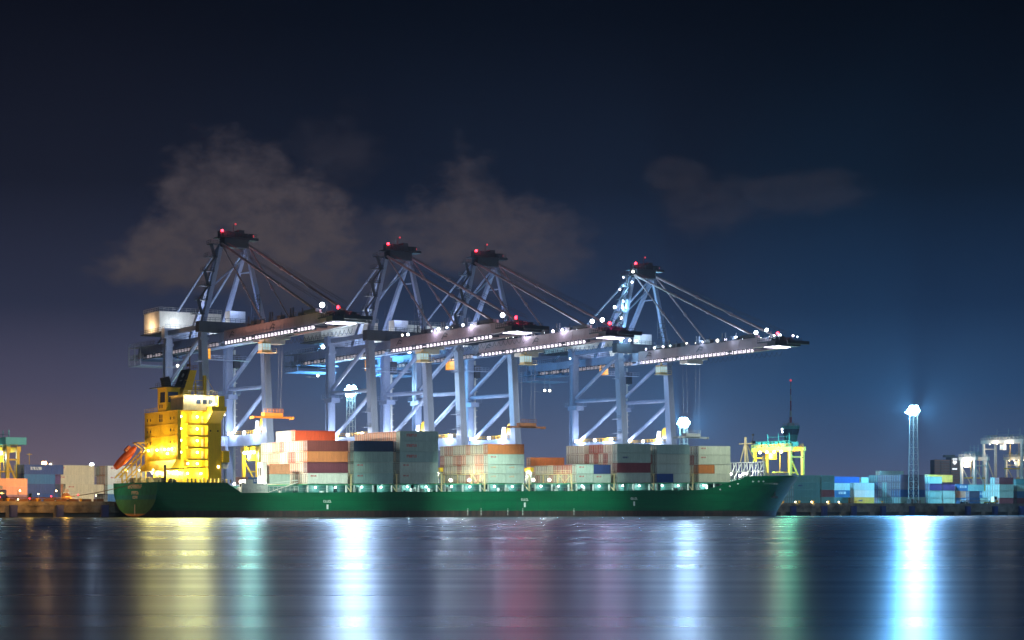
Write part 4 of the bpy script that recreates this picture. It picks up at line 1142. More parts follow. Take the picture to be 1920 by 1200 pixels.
trolley(cranes[2], 20, 26.5, False, 26.4)
trolley(cranes[3], 22, 12, False, 24.4)
# amber lit access cabins beside the seaside legs
for cr, w, r_, z_ in ((cranes[0], -4.7, -13.2, 45.6), (cranes[1], -4.7, -13.4, 44.2), (cranes[2], -4.7, -17.5, 45.8), (cranes[3], -4.7, -19.7, 46.5)):
    m_ = MB(); m_.box(w-.9, w+.9, -r_-1.2, -r_+1.2, z_, z_+3.2)
    for k in range(4): m_.box(w-1.0, w+1.0, -r_-1.3, -r_+1.3, z_+k*1.05, z_+.12+k*1.05, 1)
    m_.box(w, 9, -r_-.8, -r_+.8, z_-.15, z_, 2); m_.rail([(w, -r_-.8, z_), (9, -r_-.8, z_)], 1.1, .05, 1.2, 2); m_.beam((w, -r_, z_+3.2), (w, -r_, 49.6), .2, mi=1)
    m_.build('access_cabin', ['lamp_amber', 'rtg_yellow', 'crane_paint'], cr)
WC = (.82, .90, 1.0)
# lamps on booms
boomlamps = {0: [(-4.6, 62.5, 54.6, .7)], 1: [(-4.6, 7, 53.4, .4), (-4.6, 10, 53.4, .35)]+[(-4.6, 25+4.4*k, 53.4, .38) for k in range(7)]+[(-4.6, 64, 54.6, .65)],
             2: [(-4.6, 17+4.2*k, 53.4, .4) for k in range(3)]+[(-4.6, 38+4.0*k, 53.4, .38) for k in range(5)]+[(-4.6, 62, 54.6, .6), (-4.6, 67, 54.6, .6)],
             3: [(-4.6, 4+4.5*k, 53.3, .36) for k in range(4)]+[(-4.6, 26+4.0*k, 53.5, .4) for k in range(9)]+[(4.4, 4+5*k, 53.9, .3) for k in range(4)]+[(4.4, 24+4.5*k, 53.9, .3) for k in range(8)]+[(-4.6, 60, 54.4, .6), (-4.6, 65, 54.8, .5), (-4.6, 68, 53.2, .4), (-2.4, 68.5, 53.0, .4), (1.5, 69, 53, .4), (3.8, 69, 53, .3)]}
for i, ls in boomlamps.items():
    for (w, r_, z_, rad) in ls: cl_(cranes[i], w, r_, z_, rad)
for w, r_, z_ in ((-5.4, -2.6, 78.9), (-8.2, -4, 76.9), (-5.6, -2.4, 75.4), (-8.6, -4.2, 73.0), (-8.3, -4.2, 69.0), (-5.8, -12, 68), (-9.0, -4.2, 64), (-9.9, -2.7, 56.6), (-6.4, -2.7, 56.6), (-3.5, -2.7, 56.6)):
    cl_(cranes[3], w, r_, z_, .42)
for i, ls in enumerate([[(-10.2, -30, 54.6)], [(-10.2, -34, 52.6)], [(-10.2, -34, 52.4)], [(-10.2, -31, 52.4)]]):
    for (w, r_, z_) in ls: cl_(cranes[i], w, r_, z_, .6)
for i, (w, r_, z_) in ((1, (-9.8, -38.5, 44)), (3, (-11, -46, 42.5)), (3, (-9, -46, 42.5)), (0, (-9.8, -22, 44))):
    o = cl_(cranes[i], w, r_, z_, .42, 'lamp_soft'); m_ = MB(); m_.tube((w, -r_, z_+.3), (w, -r_, 49), .06, 4); m_.box(w-4, w+.2, -r_-.3, -r_+.3, z_-.6, z_-.5); m_.build('lamp_bracket', 'steel', cranes[i])
# light from the cranes, with fill lamps added
for i, cr in enumerate(cranes):
    warm = (1, .72, .55) if i == 0 else (.80, .88, 1)
    for w in (-9.6, 9.6):                                         # portal lamps light the legs from below
        lamp(cr, (w-1.8, 8.5, 25.0), 5600, (.80, .86, 1), .3)
        lamp(cr, (w-1.8, 24.5, 25.0), 3000, (.74, .82, 1), .3)
    lamp(cr, (-2.8, 13.5, 49.4), 1500, (.9, .9, 1), .3)           # under the portal top
    lamp(cr, (-2.5, 11.5, 54.2), 2600, (.9, .92, 1), .3); lamp(cr, (-2.0, 21.5, 54.0), 900, (.75, .85, 1), .3)  # point lamps added to light the white slanted plates
    lamp(cr, (0, 1.5, 60), 900, (.35, .5, 1), .3); lamp(cr, (-1, 16, 58.5), 500, (.45, .5, 1), .3)  # bluish uplights added to brighten the A frame
    lamp(cr, (0, -65, 49.2), 1500, (.85, .85, 1), .4)
    # floodlights on the boom shining down on the ship's side
    if 1:
        for r_, pw in ((66, 150000),):
            lamp(cr, (0, -r_, 49.0), pw*(1.15, 1.35, 1.1, .5)[i], (.75, 1, .80), .5, 46 if i < 3 else 60, (6, -35, 4 if i < 3 else 16), 1.0)
    lamp(cr, (2, -64, 50.2), (1600, 2300, 2600, 2300)[i], ((.6, 1, .85), (.6, .9, .95), (.65, .75, 1), (.5, .75, 1))[i], 2.5, 120, (30, -120, 40), .3)  # fill spot added to tint the water between the streaks
    lamp(cr, (0, -36, 46.5), 26000, (1, .95, .85), .4, 120, (10, -16, 10))
    lamp(cr, (-4.6, 1.6, 81.9), 700, (1, .05, .08), .4); lamp(cr, (-2.5, -67.5, 54.5), 700, (1, .04, .08), .4)
    lamp(cr, (-2.5, -68.6, 53.7), 30000*(.0, .33, .22, .0)[i], ((1, .03, .09), (1, .03, .09), (1, .05, .30), (1, 0, 0))[i], .5, 120, (-2.5, -120, 40), .3)
lamp(cranes[0], (-12.6, 41, 56.5), 1500, (1, .62, .32), .4); lamp(cranes[0], (-6, 31.5, 57), 1000, (.9, .95, 1), .4)
for c_ in cranes[1:]: lamp(c_, (-4, 31.5, 57), 450, (.7, .85, 1), .4)
for r_, z_ in ((-4, 74), (-4, 67), (-2.7, 58)): lamp(cranes[3], (-8.6, -r_-1.2, z_), 3800, (.45, .85, 1), .3)
for r_ in (10, 34, 50, 66): lamp(cranes[3], (-5.6, -r_, 54.3), 1500, (.7, .85, 1), .3)
for r_ in (28, 48): lamp(cranes[1], (-6, -r_, 53.4), 1000, (.9, .85, 1), .3); lamp(cranes[2], (-6, -r_, 53.4), 1000, (.9, .85, 1), .3)

# ------------------------------------------------------------------ high masts
def high_mast(u, v, h, label, power, col, arms=12, halo=.5):
    root = thing('light_mast', u, v, QZ, label, 'light mast', 'tall lattice light masts')
    m_ = MB(); hw = 1.15
    H = h-QZ
    for a in (-1, 1):
        for b_ in (-1, 1): m_.beam((a*hw*1.15, b_*hw*1.15, 0), (a*hw*.85, b_*hw*.85, H-1.2), .2)
    n = int(H/2.1)
    for k in range(n):
        z_ = k*2.1; w = hw*(1.15-.3*z_/H); w2 = hw*(1.15-.3*(z_+2.1)/H)
        for (a, b_, c_, d) in ((-1, -1, 1, -1), (1, -1, 1, 1), (1, 1, -1, 1), (-1, 1, -1, -1)):
            m_.tube((a*w, b_*w, z_), (c_*w, d*w, z_), .07, 4)
            m_.tube((a*w, b_*w, z_), (c_*w2, d*w2, z_+2.1), .05, 4) if k % 2 else m_.tube((c_*w, d*w, z_), (a*w2, b_*w2, z_+2.1), .05, 4)
    m_.build('lattice_tower', 'light_steel', root)
    m_ = MB(); m_.box(-1.4, 1.4, -1.4, 1.4, H-1.2, H-1.0); m_.rail([(-1.4, -1.4, H-1), (1.4, -1.4, H-1), (1.4, 1.4, H-1)], 1, .05, 1.0)
    m_.box(-3.2, -1.2, -.1, .1, H-.2, H); m_.box(1.2, 3.2, -.1, .1, H-.2, H); m_.build('head_frame', 'light_steel', root)
    for k in range(arms):
        a = 2*PI*k/arms; rr = 1.55 if k % 2 else 1.0
        m_ = MB(); m_.ball((0, 0, 0), .8, 10, 6); o = m_.build('floodlight', 'lamp_cyan', root, (rr*math.cos(a), rr*math.sin(a), H+.5+(1.1, 0, -1.1, 0)[k % 4]))
        o.rotation_euler = (R(20), 0, a)
    lamp(root, (0, -2.6, H+.8), power*.008, (.25, .68, 1), .6)
    lamp(root, (0, -.6, H+2.8), power*halo*.25, (.10, .50, 1), .6, 60, (0, -.6, H+30), .5)
    for sx in (-1, 1):
        p0 = Vector((sx*2.4, -1.5, H+.5)); d0 = Matrix.Rotation(-TH, 3, 'Z') @ Vector((sx, 0, 0))
        lamp(root, p0, power*halo, (.17, .60, 1), .8, 171, p0+d0, .10)
        lamp(root, (0, -2.3, H+.4), power*.40, (.72, .86, 1), 3.2, 75, Vector((0, -2.3, H+.4))+Matrix.Rotation(-TH, 3, 'Z') @ Vector((sx*.35, -1, -.05)), .8)
        lamp(root, (sx*2.5, -3, H), power*.24, (1, .97, .86), .8, 62, (sx*34, -7, 0), .9)
    return root
CY = (.50, .80, 1.0)
mA = high_mast(U(658, 95), 95, 40.3, 'lattice light mast with blazing blue white lamp, standing between the two left cranes', 300000, CY, 14, .26)
mB = high_mast(U(1713, 62), 62, 38.2, 'lone lattice light mast with blazing lamp above the right hand containers', 240000, CY, 14, 1.5)
mC = high_mast(U(1282, 120), 120, 34.5, 'light mast right of the farthest crane, lamp just above the ship containers', 200000, CY, 12, 1.7)
# base blocks and side lamp on the right mast
m_ = MB(); m_.box(-2.2, -1.2, -1.2, 1.2, 0, 2.0).box(1.0, 2.4, -1.2, 1.2, 0, 1.6); m_.build('base_block', 'concrete', mB)
m_ = MB(); m_.ball((-4.0, -1, 33.8), .55, 8, 6); m_.box(-4.2, -1, -.1, .1, 33.9, 34.05, 1); m_.build('side_lamp', ['lamp_white', 'light_steel'], mB)

def small_mast(x, y, v, label, mat, power, col, r=.7, pole='light_steel'):
    u = U(x, v); z_ = 2+(956-y)*(Y0+u*S+v*C)/F
    root = thing('lamp_post', u, v, QZ, label, 'lamp post')
    m_ = MB(); m_.tube((0, 0, 0), (0, 0, z_-QZ), .16, 8, r2=.09); m_.beam((-.9, 0, z_-QZ-.3), (.9, 0, z_-QZ-.3), .14); m_.build('pole', pole, root)
    if mat: 
        for dx in (-.7, .7):
            m_ = MB(); m_.ball((dx*r, 0, z_-QZ), r, 10, 6); m_.build('floodlight', mat, root)
    if power: lamp(root, (0, -1.6, z_-QZ), power, col, .5)
small_mast(83, 868, 150, 'lamp post with a glowing orange sodium lamp behind the blue containers', 'lamp_sodium', 7000, (1, .5, .18), .5)
small_mast(172, 870, 190, 'lamp post with a white lamp just over the pale containers', 'lamp_white', 9000, (.8, .9, 1), .35)
small_mast(55, 850, 140, 'thin yellow green pole without lamp behind the blue containers', None, 0, None, .3, 'rtg_yellow')
small_mast(95, 870, 145, 'short white lamp post right of the orange lamp', 'lamp_warm', 500, (1, .8, .6), .2)
# quay apron lamps (low): warm on the left part
for k, u in enumerate((-143, -132, -122)):
    root = thing('lamp_post', u, QV+5, QZ, 'low quay lamp on a short post, %s from the ship stern' % NTH[2-k], 'lamp post', 'low lamps along the quay')
    m_ = MB(); m_.tube((0, 0, 0), (0, 0, 3.2), .09, 6); m_.beam((0, 0, 3.2), (0, -1.6, 3.3), .1); m_.build('pole', 'rust', root)
    m_ = MB(); m_.ball((0, -1.6, 3.15), .22, 8, 5); m_.build('lamp_head', 'lamp_warm', root)
    lamp(root, (0, -10.0, 2.2), 1500, (1, .42, .05), .3)  # light hung out over the water, added to reach the quay face
    if k == 2: lamp(root, (1.0, -2.2, 3.1), 3600, (.6, 1, .75), .3, 70, (15, -22, 1.5), .7)  # spot added on this post to light the stern plate
for k, u in enumerate((122.5, 126, 133, 140, 147, 152)):
    root = thing('bollard_light', u, QV+.6, QZ, 'tiny yellow marker light on the quay edge, %s right of the bow' % NTH[k], 'marker light', 'marker lights on the quay edge')
    m_ = MB(); m_.tube((0, 0, 0), (0, 0, .5), .1, 6); m_.build('post', 'steel', root)
    m_ = MB(); m_.ball((0, 0, .7), .22, 8, 5); m_.build('lamp_head', 'lamp_warm', root); lamp(root, (0, -.9, .3), 60, (1, .8, .35), .1)

rq = random.Random(31)
for k in range(12):
    u = -152+k*3.6+rq.uniform(-1, 1)
    root = thing('bollard_light', u, QV+rq.uniform(1.5, 5), QZ, 'tiny %s marker light on the left quay, %s from the left' % (('red', 'amber')[k % 2], NTH[k]), 'marker light', 'marker lights on the left quay')
    h_ = rq.uniform(.6, 2.2)
    m_ = MB(); m_.tube((0, 0, 0), (0, 0, h_), .07, 6); m_.build('post', 'steel', root)
    m_ = MB(); m_.ball((0, 0, h_+.14), .17, 8, 5); m_.build('lamp_head', ('lamp_red', 'lamp_warm')[k % 2], root)

# ------------------------------------------------------------------ yard gantry cranes
def rtg(u, v, top, span, width, mat, label, lampmat='lamp_white', power=2500, col=(.9, 1, .8), grp='yard gantry cranes', machine='green_paint', brace=1, strong=1.0, lr=.55):
    """legs along v (span) and u (width); u,v is the near left foot"""
    root = thing('gantry_crane', u, v, QZ, label, 'crane', grp)
    H = top-QZ; lw = .95
    for a in (0, width):
        for b_ in (0, span):
            m_ = MB(); m_.box(a-lw/2, a+lw/2, b_-lw/2, b_+lw/2, 1.2, H-1.6); m_.build('leg', mat, root)
    for b_ in (0, span):
        m_ = MB(); m_.box(-1, width+1, b_-.5, b_+.5, .7, 1.6)
        for k in (0, width*.3, width*.7, width): m_.tube((k, b_-.4, .5), (k, b_+.4, .5), .5, 10, 1)
        m_.box(-.2, width+.2, b_-.35, b_+.35, H*.32, H*.32+.6) if brace else None
        m_.box(.4, width-.4, b_-.3, b_+.3, H-4.2, H-3.7)
        m_.beam((.2, b_, H-4.6), (width-.3, b_, H*.35), .45)
        m_.build('sill_beam', [mat, 'dark_steel'], root)
    for a in (0, width):
        m_ = MB(); m_.box(a-.6, a+.6, -1.2, span+1.2, H-1.6, H); m_.rail([(a-.6, -1.2, H), (a-.6, span+1.2, H)], 1.0, .06, 1.6); m_.build('girder', mat, root)
    m_ = MB(); rnd_ = random.Random(int(u))
    m_.box(.5, width-.5, span*.35, span*.75, H+.1, H+.5)
    for k in range(22):
        a = rnd_.uniform(.5, width-2); b_ = rnd_.uniform(1, span-2); s_ = rnd_.uniform(.6, 1.9); m_.box(a, a+s_, b_, b_+s_, H+.1, H+.5+s_)
    for b_ in (span*.2, span*.5, span*.8): m_.tube((width/2, b_, H), (width/2, b_, H+5.2), .14, 6)
    m_.tube((width/2, span*.2, H+4), (width/2, span*.8, H+4), .07, 5)
    m_.rail([(0, 0, H), (0, span, H)], 2.2, .08, .9); m_.build('trolley', machine, root)
    m_ = MB(); m_.box(-.8, 1.2, span*.45, span*.45+2, H-4.6, H-2.2); m_.box(-.85, -.8, span*.45+.2, span*.45+1.8, H-4.2, H-2.8, 1); m_.build('cab', [mat, 'lit_glass'], root)
    m_ = MB(); m_.box(-1.2, width*.2, -.2, span*.02+2.4, 2, 6); m_.build('power_house', machine, root)
    m_ = MB(); m_.box(-2, width+2, span*.3, span*.3+2, H*.55, H*.55+.5)
    for a in (1, width-1): m_.tube((a, span*.3+1, H-1.6), (a, span*.3+1, H*.55+.5), .08, 4)
    m_.build('spreader', 'rtg_yellow', root)
    if lampmat:
        for k in range(4):
            b_ = span*(.2+.2*k)
            m_ = MB(); m_.ball((-.9, b_, H-1.9), lr, 8, 5); m_.build('floodlight', lampmat, root)
        for k in (0, 1): lamp(root, (-1.6, span*(.3+.35*k), H-3.0), power, col, .4)
    return root
uy = U(1482, 100)
rtg(uy, 100, 26.0, 21.5, 6.0, 'rtg_yellow', 'bright yellow gantry crane with green machinery right of the ship bow', 'lamp_soft', 9000, (1, .86, .40))
g_ = bpy.data.objects['gantry_crane']
lamp(g_, (-5.0, -4, 19), 26000, (.25, 1, .45), 3.0, 110, (-5-40*S, -4-40*C*.6, 14), .5)
g_ = rtg(U(487, 118), 118, 23.0, 13.0, 5.0, 'rtg_yellow', 'small yellow gantry crane seen between the legs of the first quay crane', 'lamp_green', 5000, (.9, 1, .5))
lamp(g_, (-5, -4, 16), 26000, (.30, 1, .65), 3.0, 110, (-5-40*S, -4-40*C*.6, 12), .5)
rtg(U(1916, 150), 150, 33.6, 23.5, 7.5, 'rtg_grey', 'large pale grey gantry crane at the right edge, tallest of the three', 'lamp_soft', 2200, (1, .9, .75), machine='steel', lr=.2)  # lamps on the three grey gantries are added to lighten their frames
rtg(U(1828, 140), 140, 25.0, 8.0, 7.0, 'rtg_grey', 'small pale grey gantry crane left of the tall grey one', 'lamp_soft', 1500, (1, .88, .7), machine='steel', lr=.2)
rtg(U(1930, 190), 190, 27.5, 15.0, 8.0, 'rtg_grey', 'lower pale grey gantry crane in front of the tall one at the right edge', 'lamp_warm', 700, (1, .8, .5), machine='steel', lr=.2)
rtg(U(14, 108), 108, 21.2, 19.0, 3.2, 'rtg_yellow', 'teal and yellow gantry crane cut off by the left edge', 'lamp_white', 2200, (.7, 1, .9), machine='rtg_teal')
m_ = MB(); m_.box(-1, 5.4, -1.5, 20, 17.8, 20.0); m_.build('machine_deck', 'rtg_teal', [o for o in bpy.data.objects if o.name.startswith('gantry_crane')][-1])

# ------------------------------------------------------------------ control tower and far tower block
tw = bpy.data.objects.new('control_tower', None); COL.objects.link(tw); tw.location = (168, 1200, QZ)
tag(tw, 'distant control tower with flared cab and tall red and white antenna mast', 'tower')
m_ = MB(); m_.tube((0, 0, 0), (0, 0, 39), 2.4, 16, r2=2.1); m_.build('shaft', 'steel', tw)
m_ = MB(); m_.tube((0, 0, 38), (0, 0, 41), 3.2, 20, r2=4.0).tube((0, 0, 41), (0, 0, 47.8), 4.0, 20, r2=5.4).tube((0, 0, 47.8), (0, 0, 48.6), 5.5, 20); m_.build('cab', 'rtg_teal', tw)
m_ = MB(); m_.tube((0, 0, 43.2), (0, 0, 46.6), 4.55, 20, r2=5.25); m_.build('window', 'bridge_glass', tw)
m_ = MB(); m_.tube((0, 0, 48.6), (0, 0, 50.4), 2.4, 12, r2=1.8); m_.rail([(-4.6, -2, 48.6), (4.6, -2, 48.6)], 1.6, .12, 1.2); m_.tube((-1.5, 0, 50), (-1.5, 0, 53), .15, 5).tube((1.8, 0, 50), (1.8, 0, 52.4), .15, 5); m_.build('roof', 'tower_white', tw)
z_ = 50.0
for k in range(7):
    m_ = MB(); rr = (.75, .72, .42, .4, .3, .28, .2)[k]; h_ = (5.0, 5.0, 7.5, 4.8, 4.5, 4.2, 2.0)[k] if k < 7 else 3
    h_ *= .78
    m_.tube((0, 0, z_), (0, 0, z_+h_), rr, 8); m_.build('antenna', 'tower_red' if k % 2 == 0 else 'tower_white', tw); z_ += h_
m_ = MB(); m_.ball((0, 0, z_+.3), .7, 8, 6); m_.build('beacon', 'lamp_red_dim', tw)
m_ = MB(); m_.ball((-5.3, -1, 46.5), .6, 8, 5).ball((-5.2, -1, 44.8), .4, 8, 5); m_.build('floodlight', 'lamp_white', tw)

hr = bpy.data.objects.new('office_tower', None); COL.objects.link(hr); hr.location = ((1777-960)/F*1900, 1900, QZ)
tag(hr, 'far office tower with rows of lit floors and a white sign near its roof', 'building')
m_ = MB(); m_.box(-12.5, 2.5, 0, 20, 0, 46).box(-6.5, 2.5, -1, 0, 0, 45).box(2.5, 13, -2, 20, 0, 48.5).box(-2, 8, 4, 12, 48.5, 50.5); m_.build('wall', 'steel', hr)
for k in range(17):
    z_ = 3+k*2.6
    m_ = MB()
    for a, b_, y in ((-12.4, -6.7, -.08), (-6.4, 2.3, -1.08), (2.7, 12.8, -2.08)):
        x = a
        while x < b_-.6:
            m_.box(x, x+1.0, y, y+.05, z_, z_+.8); x += 1.35
    m_.build('window_row', 'floor_lamp', hr)
m_ = MB(); m_.prism([(4.2, 43), (6.2, 41), (8.2, 43), (7.6, 45.4), (6.2, 44.6), (4.8, 45.4)], 'y', -2.6, -2.2); m_.prism([(3.6, 46.0), (8.8, 46.0), (8.2, 47.0), (4.4, 47.0)], 'y', -2.6, -2.2); m_.box(3.8, 8.4, -2.5, -2.2, 36.4, 37.6); m_.build('sign', 'sign_lamp', hr)

# ------------------------------------------------------------------ vehicles on the quay
def tractor(u, v, label, cab='house_white', load=None):
    root = thing('terminal_truck', u, v, QZ+.02, label, 'truck', 'yard trucks on the quay')
    m_ = MB(); m_.box(0, 5.2, -1.1, 1.1, .55, .95); m_.box(3.9, 5.2, -1.15, 1.15, .95, 1.5); m_.build('chassis', 'rtg_yellow', root)
    m_ = MB(); m_.prism([(3.0, .95), (4.9, .95), (4.7, 2.0), (4.4, 2.9), (3.0, 2.9)], 'y', -1.1, .5); m_.build('cab', cab, root)
    m_ = MB(); m_.box(3.2, 4.3, -1.13, -1.1, 1.8, 2.7); m_.build('window', 'window_dark', root)
    m_ = MB(); m_.box(5.2, 5.25, -1.0, -.7, 1.0, 1.2); m_.build('headlight', 'lamp_warm', root)
    m_ = MB(); m_.box(-12.6, 1.2, -1.2, 1.2, 1.15, 1.4); m_.build('trailer', 'rust', root)
    for x in (.7, 4.2, -11.4, -10.1):
        for s_ in (-1, 1):
            m_ = MB(); m_.tube((x, s_*1.15, .52), (x, s_*.8, .52), .52, 14); m_.tube((x, s_*1.17, .52), (x, s_*1.15, .52), .26, 10, 1); m_.build('wheel', ['black_paint', 'light_steel'], root)
    return root
tractor(-122.0, 41, 'white cabbed yard truck with empty trailer on the quay left of the stern')
tractor(-145.0, 44, 'orange cabbed yard truck with trailer near the left end of the quay', 'fabric_orange')
tractor(233.0, 46, 'white cabbed yard truck on the quay at the right edge')
# mobile boom lift
ml = thing('mobile_crane', -137.5, 42, QZ+.02, 'blue and white mobile crane with a low boom on the left quay', 'crane')
m_ = MB(); m_.box(-3.4, 3.4, -1.3, 1.3, .8, 1.7); m_.build('chassis', 'fender_blue', ml)
m_ = MB(); m_.box(.8, 3.0, -1.2, .2, 1.7, 3.4); m_.build('cab', 'fender_blue', ml)
m_ = MB(); m_.box(1.2, 2.7, -1.24, -1.2, 2.3, 3.1); m_.build('window', 'bridge_glass', ml)
m_ = MB(); m_.beam((2.4, .5, 3.9), (-2.4, .5, 5.2), .7, .8); m_.beam((-2.4, .5, 5.25), (-7.8, .5, 5.5), .4, .45); m_.build('boom', 'light_steel', ml)
for x in (-2.3, -.8, 2.2):
    for s_ in (-1, 1):
        m_ = MB(); m_.tube((x, s_*1.35, .6), (x, s_*.9, .6), .6, 14); m_.build('wheel', 'black_paint', ml)
# mooring hut / small machine by the rope
hk = thing('hose_winch', -118.0, 38, QZ+.02, 'small peach coloured winch machine with white top on the left quay', 'winch')
m_ = MB(); m_.box(-1.6, 1.6, -.8, .8, 0, .7); m_.build('base', 'dark_steel', hk)
m_ = MB(); m_.tube((-1.0, -.8, 1.6), (-1.0, .8, 1.6), 1.0, 16); m_.build('drum', 'peach_mark', hk)
m_ = MB(); m_.box(-1.4, -.2, -.5, .5, 2.7, 3.7); m_.beam((-.8, 0, 2.3), (2.2, 0, .8), .25); m_.build('motor', 'house_white', hk)
# row of low barrier pieces along the left quay edge
bar = MB(); bar.prism([(-.35, 0), (.35, 0), (.18, .35), (.12, .95), (-.12, .95), (-.18, .35)], 'x', -1.4, 1.4)
bme = bar.mesh('barrier', 'rust')
for k in range(14):
    o = bpy.data.objects.new('road_barrier', bme); COL.objects.link(o); o.location = W(-156+k*3.5, QV+2.2, QZ+.02); o.rotation_euler = (0, 0, TH)
    tag(o, 'yellow concrete barrier on the left quay edge, %s' % ('first from left' if k == 0 else ('%s from left' % (NTH+['fourteenth'])[k])), 'barrier', 'barriers on the left quay')

# ------------------------------------------------------------------ world: night sky with town glow and lit clouds
w = bpy.data.worlds.new('World'); sc.world = w; w.use_nodes = True
nt = w.node_tree; N = nt.nodes; L = nt.links; bg = N['Background']
tc = N.new('ShaderNodeTexCoord'); sp = N.new('ShaderNodeSeparateXYZ'); L.new(tc.outputs['Generated'], sp.inputs[0])
def math_(op, a, b_=None, clamp=False):
    n_ = N.new('ShaderNodeMath'); n_.operation = op; n_.use_clamp = clamp
    for i, x in enumerate((a, b_)):
        if x is None: continue
        if isinstance(x, (int, float)): n_.inputs[i].default_value = x
        else: L.new(x, n_.inputs[i])
    return n_.outputs[0]
zz = math_('MAXIMUM', sp.outputs[2], 0.0)
ax = math_('DIVIDE', sp.outputs[0], math_('MAXIMUM', sp.outputs[1], .05))
el = math_('DIVIDE', sp.outputs[2], math_('MAXIMUM', sp.outputs[1], .05))
def ramp_(fac, stops):
    r_ = N.new('ShaderNodeValToRGB'); L.new(fac, r_.inputs[0]); e = r_.color_ramp.elements
    e[0].position = stops[0][0]; e[0].color = (*stops[0][1], 1); e[1].position = stops[-1][0]; e[1].color = (*stops[-1][1], 1)
    for p, c_ in stops[1:-1]:
        q_ = e.new(p); q_.color = (*c_, 1)
    return r_.outputs[0]
left = ramp_(zz, [(0, (.22, .165, .20)), (.03, (.16, .125, .18)), (.06, (.080, .074, .13)), (.10, (.026, .029, .060)), (.16, (.009, .010, .022)), (.24, (.0030, .0035, .009)), (1, (.0015, .002, .005))])
right = ramp_(zz, [(0, (.125, .125, .21)), (.03, (.060, .095, .20)), (.06, (.022, .06, .15)), (.10, (.008, .023, .066)), (.16, (.0025, .006, .017)), (.24, (.0008, .0018, .006)), (1, (.0008, .001, .003))])
mid = ramp_(zz, [(0, (.17, .17, .25)), (.03, (.115, .145, .26)), (.06, (.055, .095, .20)), (.10, (.019, .030, .072)), (.16, (.006, .0085, .022)), (.24, (.0015, .0025, .008)), (1, (.001, .0015, .004))])
def mix_(f, a, b_):
    n_ = N.new('ShaderNodeMix'); n_.data_type = 'RGBA'; L.new(f, n_.inputs[0]); L.new(a, n_.inputs[6]); L.new(b_, n_.inputs[7]); return n_.outputs[2]
def mr_(x, a, b_, c_=0, d=1):
    n_ = N.new('ShaderNodeMapRange'); n_.interpolation_type = 'SMOOTHSTEP'; L.new(x, n_.inputs[0])
    for i, q_ in enumerate((a, b_, c_, d)): n_.inputs[i+1].default_value = q_
    return n_.outputs[0]
base = mix_(mr_(ax, -.24, -.06), left, mid); base = mix_(mr_(ax, .02, .17), base, right)
# clouds
cv = N.new('ShaderNodeCombineXYZ'); L.new(ax, cv.inputs[0]); L.new(math_('MULTIPLY', el, 1.3), cv.inputs[1])
def noise_(scale, detail, off=0.0, rough=.55):
    n_ = N.new('ShaderNodeTexNoise'); n_.inputs['Scale'].default_value = scale; n_.inputs['Detail'].default_value = detail; n_.inputs['Roughness'].default_value = rough
    mp_ = N.new('ShaderNodeMapping'); mp_.inputs['Location'].default_value = (off, off*.7, 0); L.new(cv.outputs[0], mp_.inputs[0]); L.new(mp_.outputs[0], n_.inputs[0]); return n_.outputs[0]
n1 = noise_(22, 14, 3.1, .62); n2 = noise_(60, 12, 1.7, .7)
def blob(cx, cy, rx, ry):
    a = math_('DIVIDE', math_('SUBTRACT', ax, cx), rx); b_ = math_('DIVIDE', math_('SUBTRACT', el, cy), ry)
    d = math_('SQRT', math_('ADD', math_('MULTIPLY', a, a), math_('MULTIPLY', b_, b_)))
    return math_('SUBTRACT', 1.0, d)
def cloud(cx, cy, rx, ry, gain, amount=2.4):
    s_ = math_('ADD', blob(cx, cy, rx, ry), math_('MULTIPLY', math_('SUBTRACT', n1, .5), amount))
    return math_('MULTIPLY', mr_(s_, -.06, .60), gain)
cs = [cloud(-.141, .160, .036, .030, .85), cloud(-.118, .142, .046, .034, .95), cloud(-.160, .126, .050, .026, .9), cloud(-.110, .118, .05, .03, .7),
      cloud(-.018, .145, .050, .032, .72), cloud(.005, .130, .04, .03, .5), cloud(.135, .160, .050, .012, .20), cloud(.100, .153, .035, .016, .20), cloud(.085, .168, .02, .010, .22), cloud(-.085, .180, .030, .022, .20), cloud(-.06, .135, .04, .02, .35)]
cm = cs[0]
for c_ in cs[1:]: cm = math_('MAXIMUM', cm, c_)
cm = math_('MULTIPLY', cm, mr_(n2, .3, .68, .55, 1.2))
shade = ramp_(math_('MULTIPLY', math_('SUBTRACT', el, .09), 10.0, True), [(0, (.032, .030, .044)), (.35, (.072, .057, .064)), (1, (.052, .044, .056))])
full = mix_(cm, base, shade)
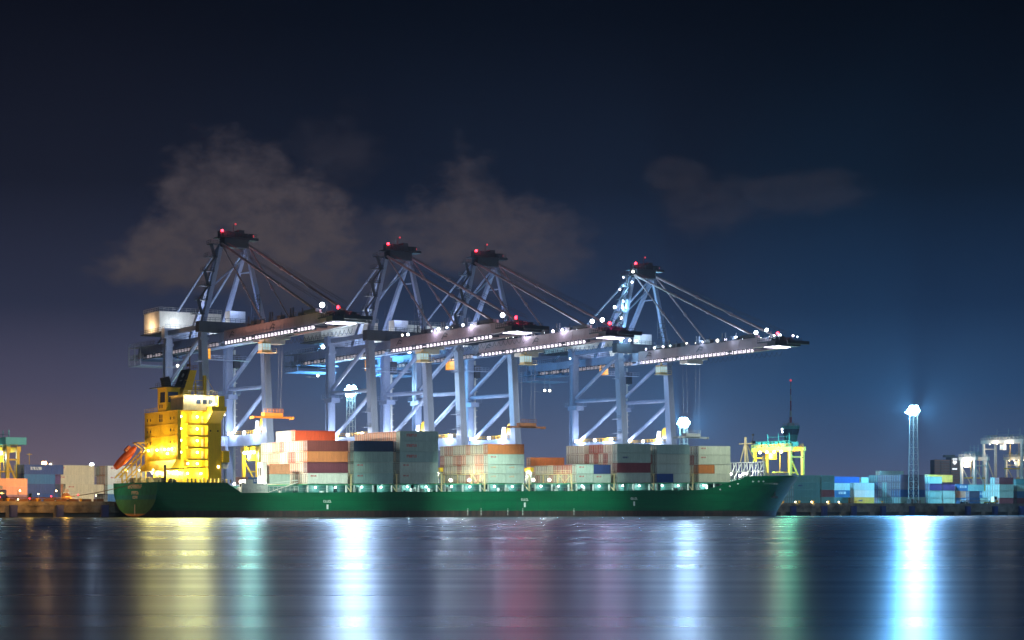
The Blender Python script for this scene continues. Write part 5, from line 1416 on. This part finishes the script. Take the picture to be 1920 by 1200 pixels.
# faint physical twilight from the sky model underneath
sky = N.new('ShaderNodeTexSky'); sky.sky_type = 'NISHITA'; sky.sun_disc = False; sky.sun_elevation = R(-9); sky.sun_rotation = R(200)
ad = N.new('ShaderNodeMix'); ad.data_type = 'RGBA'; ad.blend_type = 'ADD'; ad.inputs[0].default_value = .05; L.new(full, ad.inputs[6]); L.new(sky.outputs[0], ad.inputs[7])
L.new(ad.outputs[2], bg.inputs['Color']); bg.inputs['Strength'].default_value = 1.0

# moon / town light: one weak sun from behind the camera
sl = bpy.data.lights.new('sun', 'SUN'); sl.energy = .33; sl.angle = R(12); sl.color = (.72, .95, 1.0)
so = bpy.data.objects.new('sun', sl); COL.objects.link(so); so.location = (0, 0, 200)
so.rotation_euler = Vector((-.28, .90, -.34)).to_track_quat('-Z', 'Y').to_euler()

# night haze over the harbour
hz = MB(); hz.box(-1500, 1700, -40, 3200, -9, 150)
m, nt, b = _new('haze'); nt.nodes.remove(b)
pv = nt.nodes.new('ShaderNodeVolumePrincipled'); pv.inputs['Color'].default_value = (.55, .74, 1, 1); pv.inputs['Density'].default_value = .000115; pv.inputs['Anisotropy'].default_value = .25
nt.links.new(pv.outputs[0], nt.nodes['Material Output'].inputs['Volume'])
ho = hz.build('haze', 'haze'); tag(ho, kind='stuff')

# ------------------------------------------------------------------ camera
cam = bpy.data.cameras.new('camera'); co = bpy.data.objects.new('camera', cam); COL.objects.link(co)
co.location = (0, 0, 2.0); co.rotation_euler = (R(90), 0, 0)
cam.sensor_width = 36; cam.lens = F/1920*36; cam.shift_y = (956-600)/1920
cam.clip_start = .5; cam.clip_end = 20000
sc.camera = co
sc.view_settings.view_transform = 'Standard'; sc.view_settings.look = 'None'; sc.view_settings.exposure = 0; sc.view_settings.gamma = 1
sc.render.engine = 'CYCLES'
cy = sc.cycles
cy.use_light_tree = True; cy.max_bounces = 5; cy.diffuse_bounces = 2; cy.glossy_bounces = 3; cy.transmission_bounces = 2; cy.volume_bounces = 0
cy.sample_clamp_indirect = 4.0; cy.use_denoising = True
print('containers', NCONT[0])
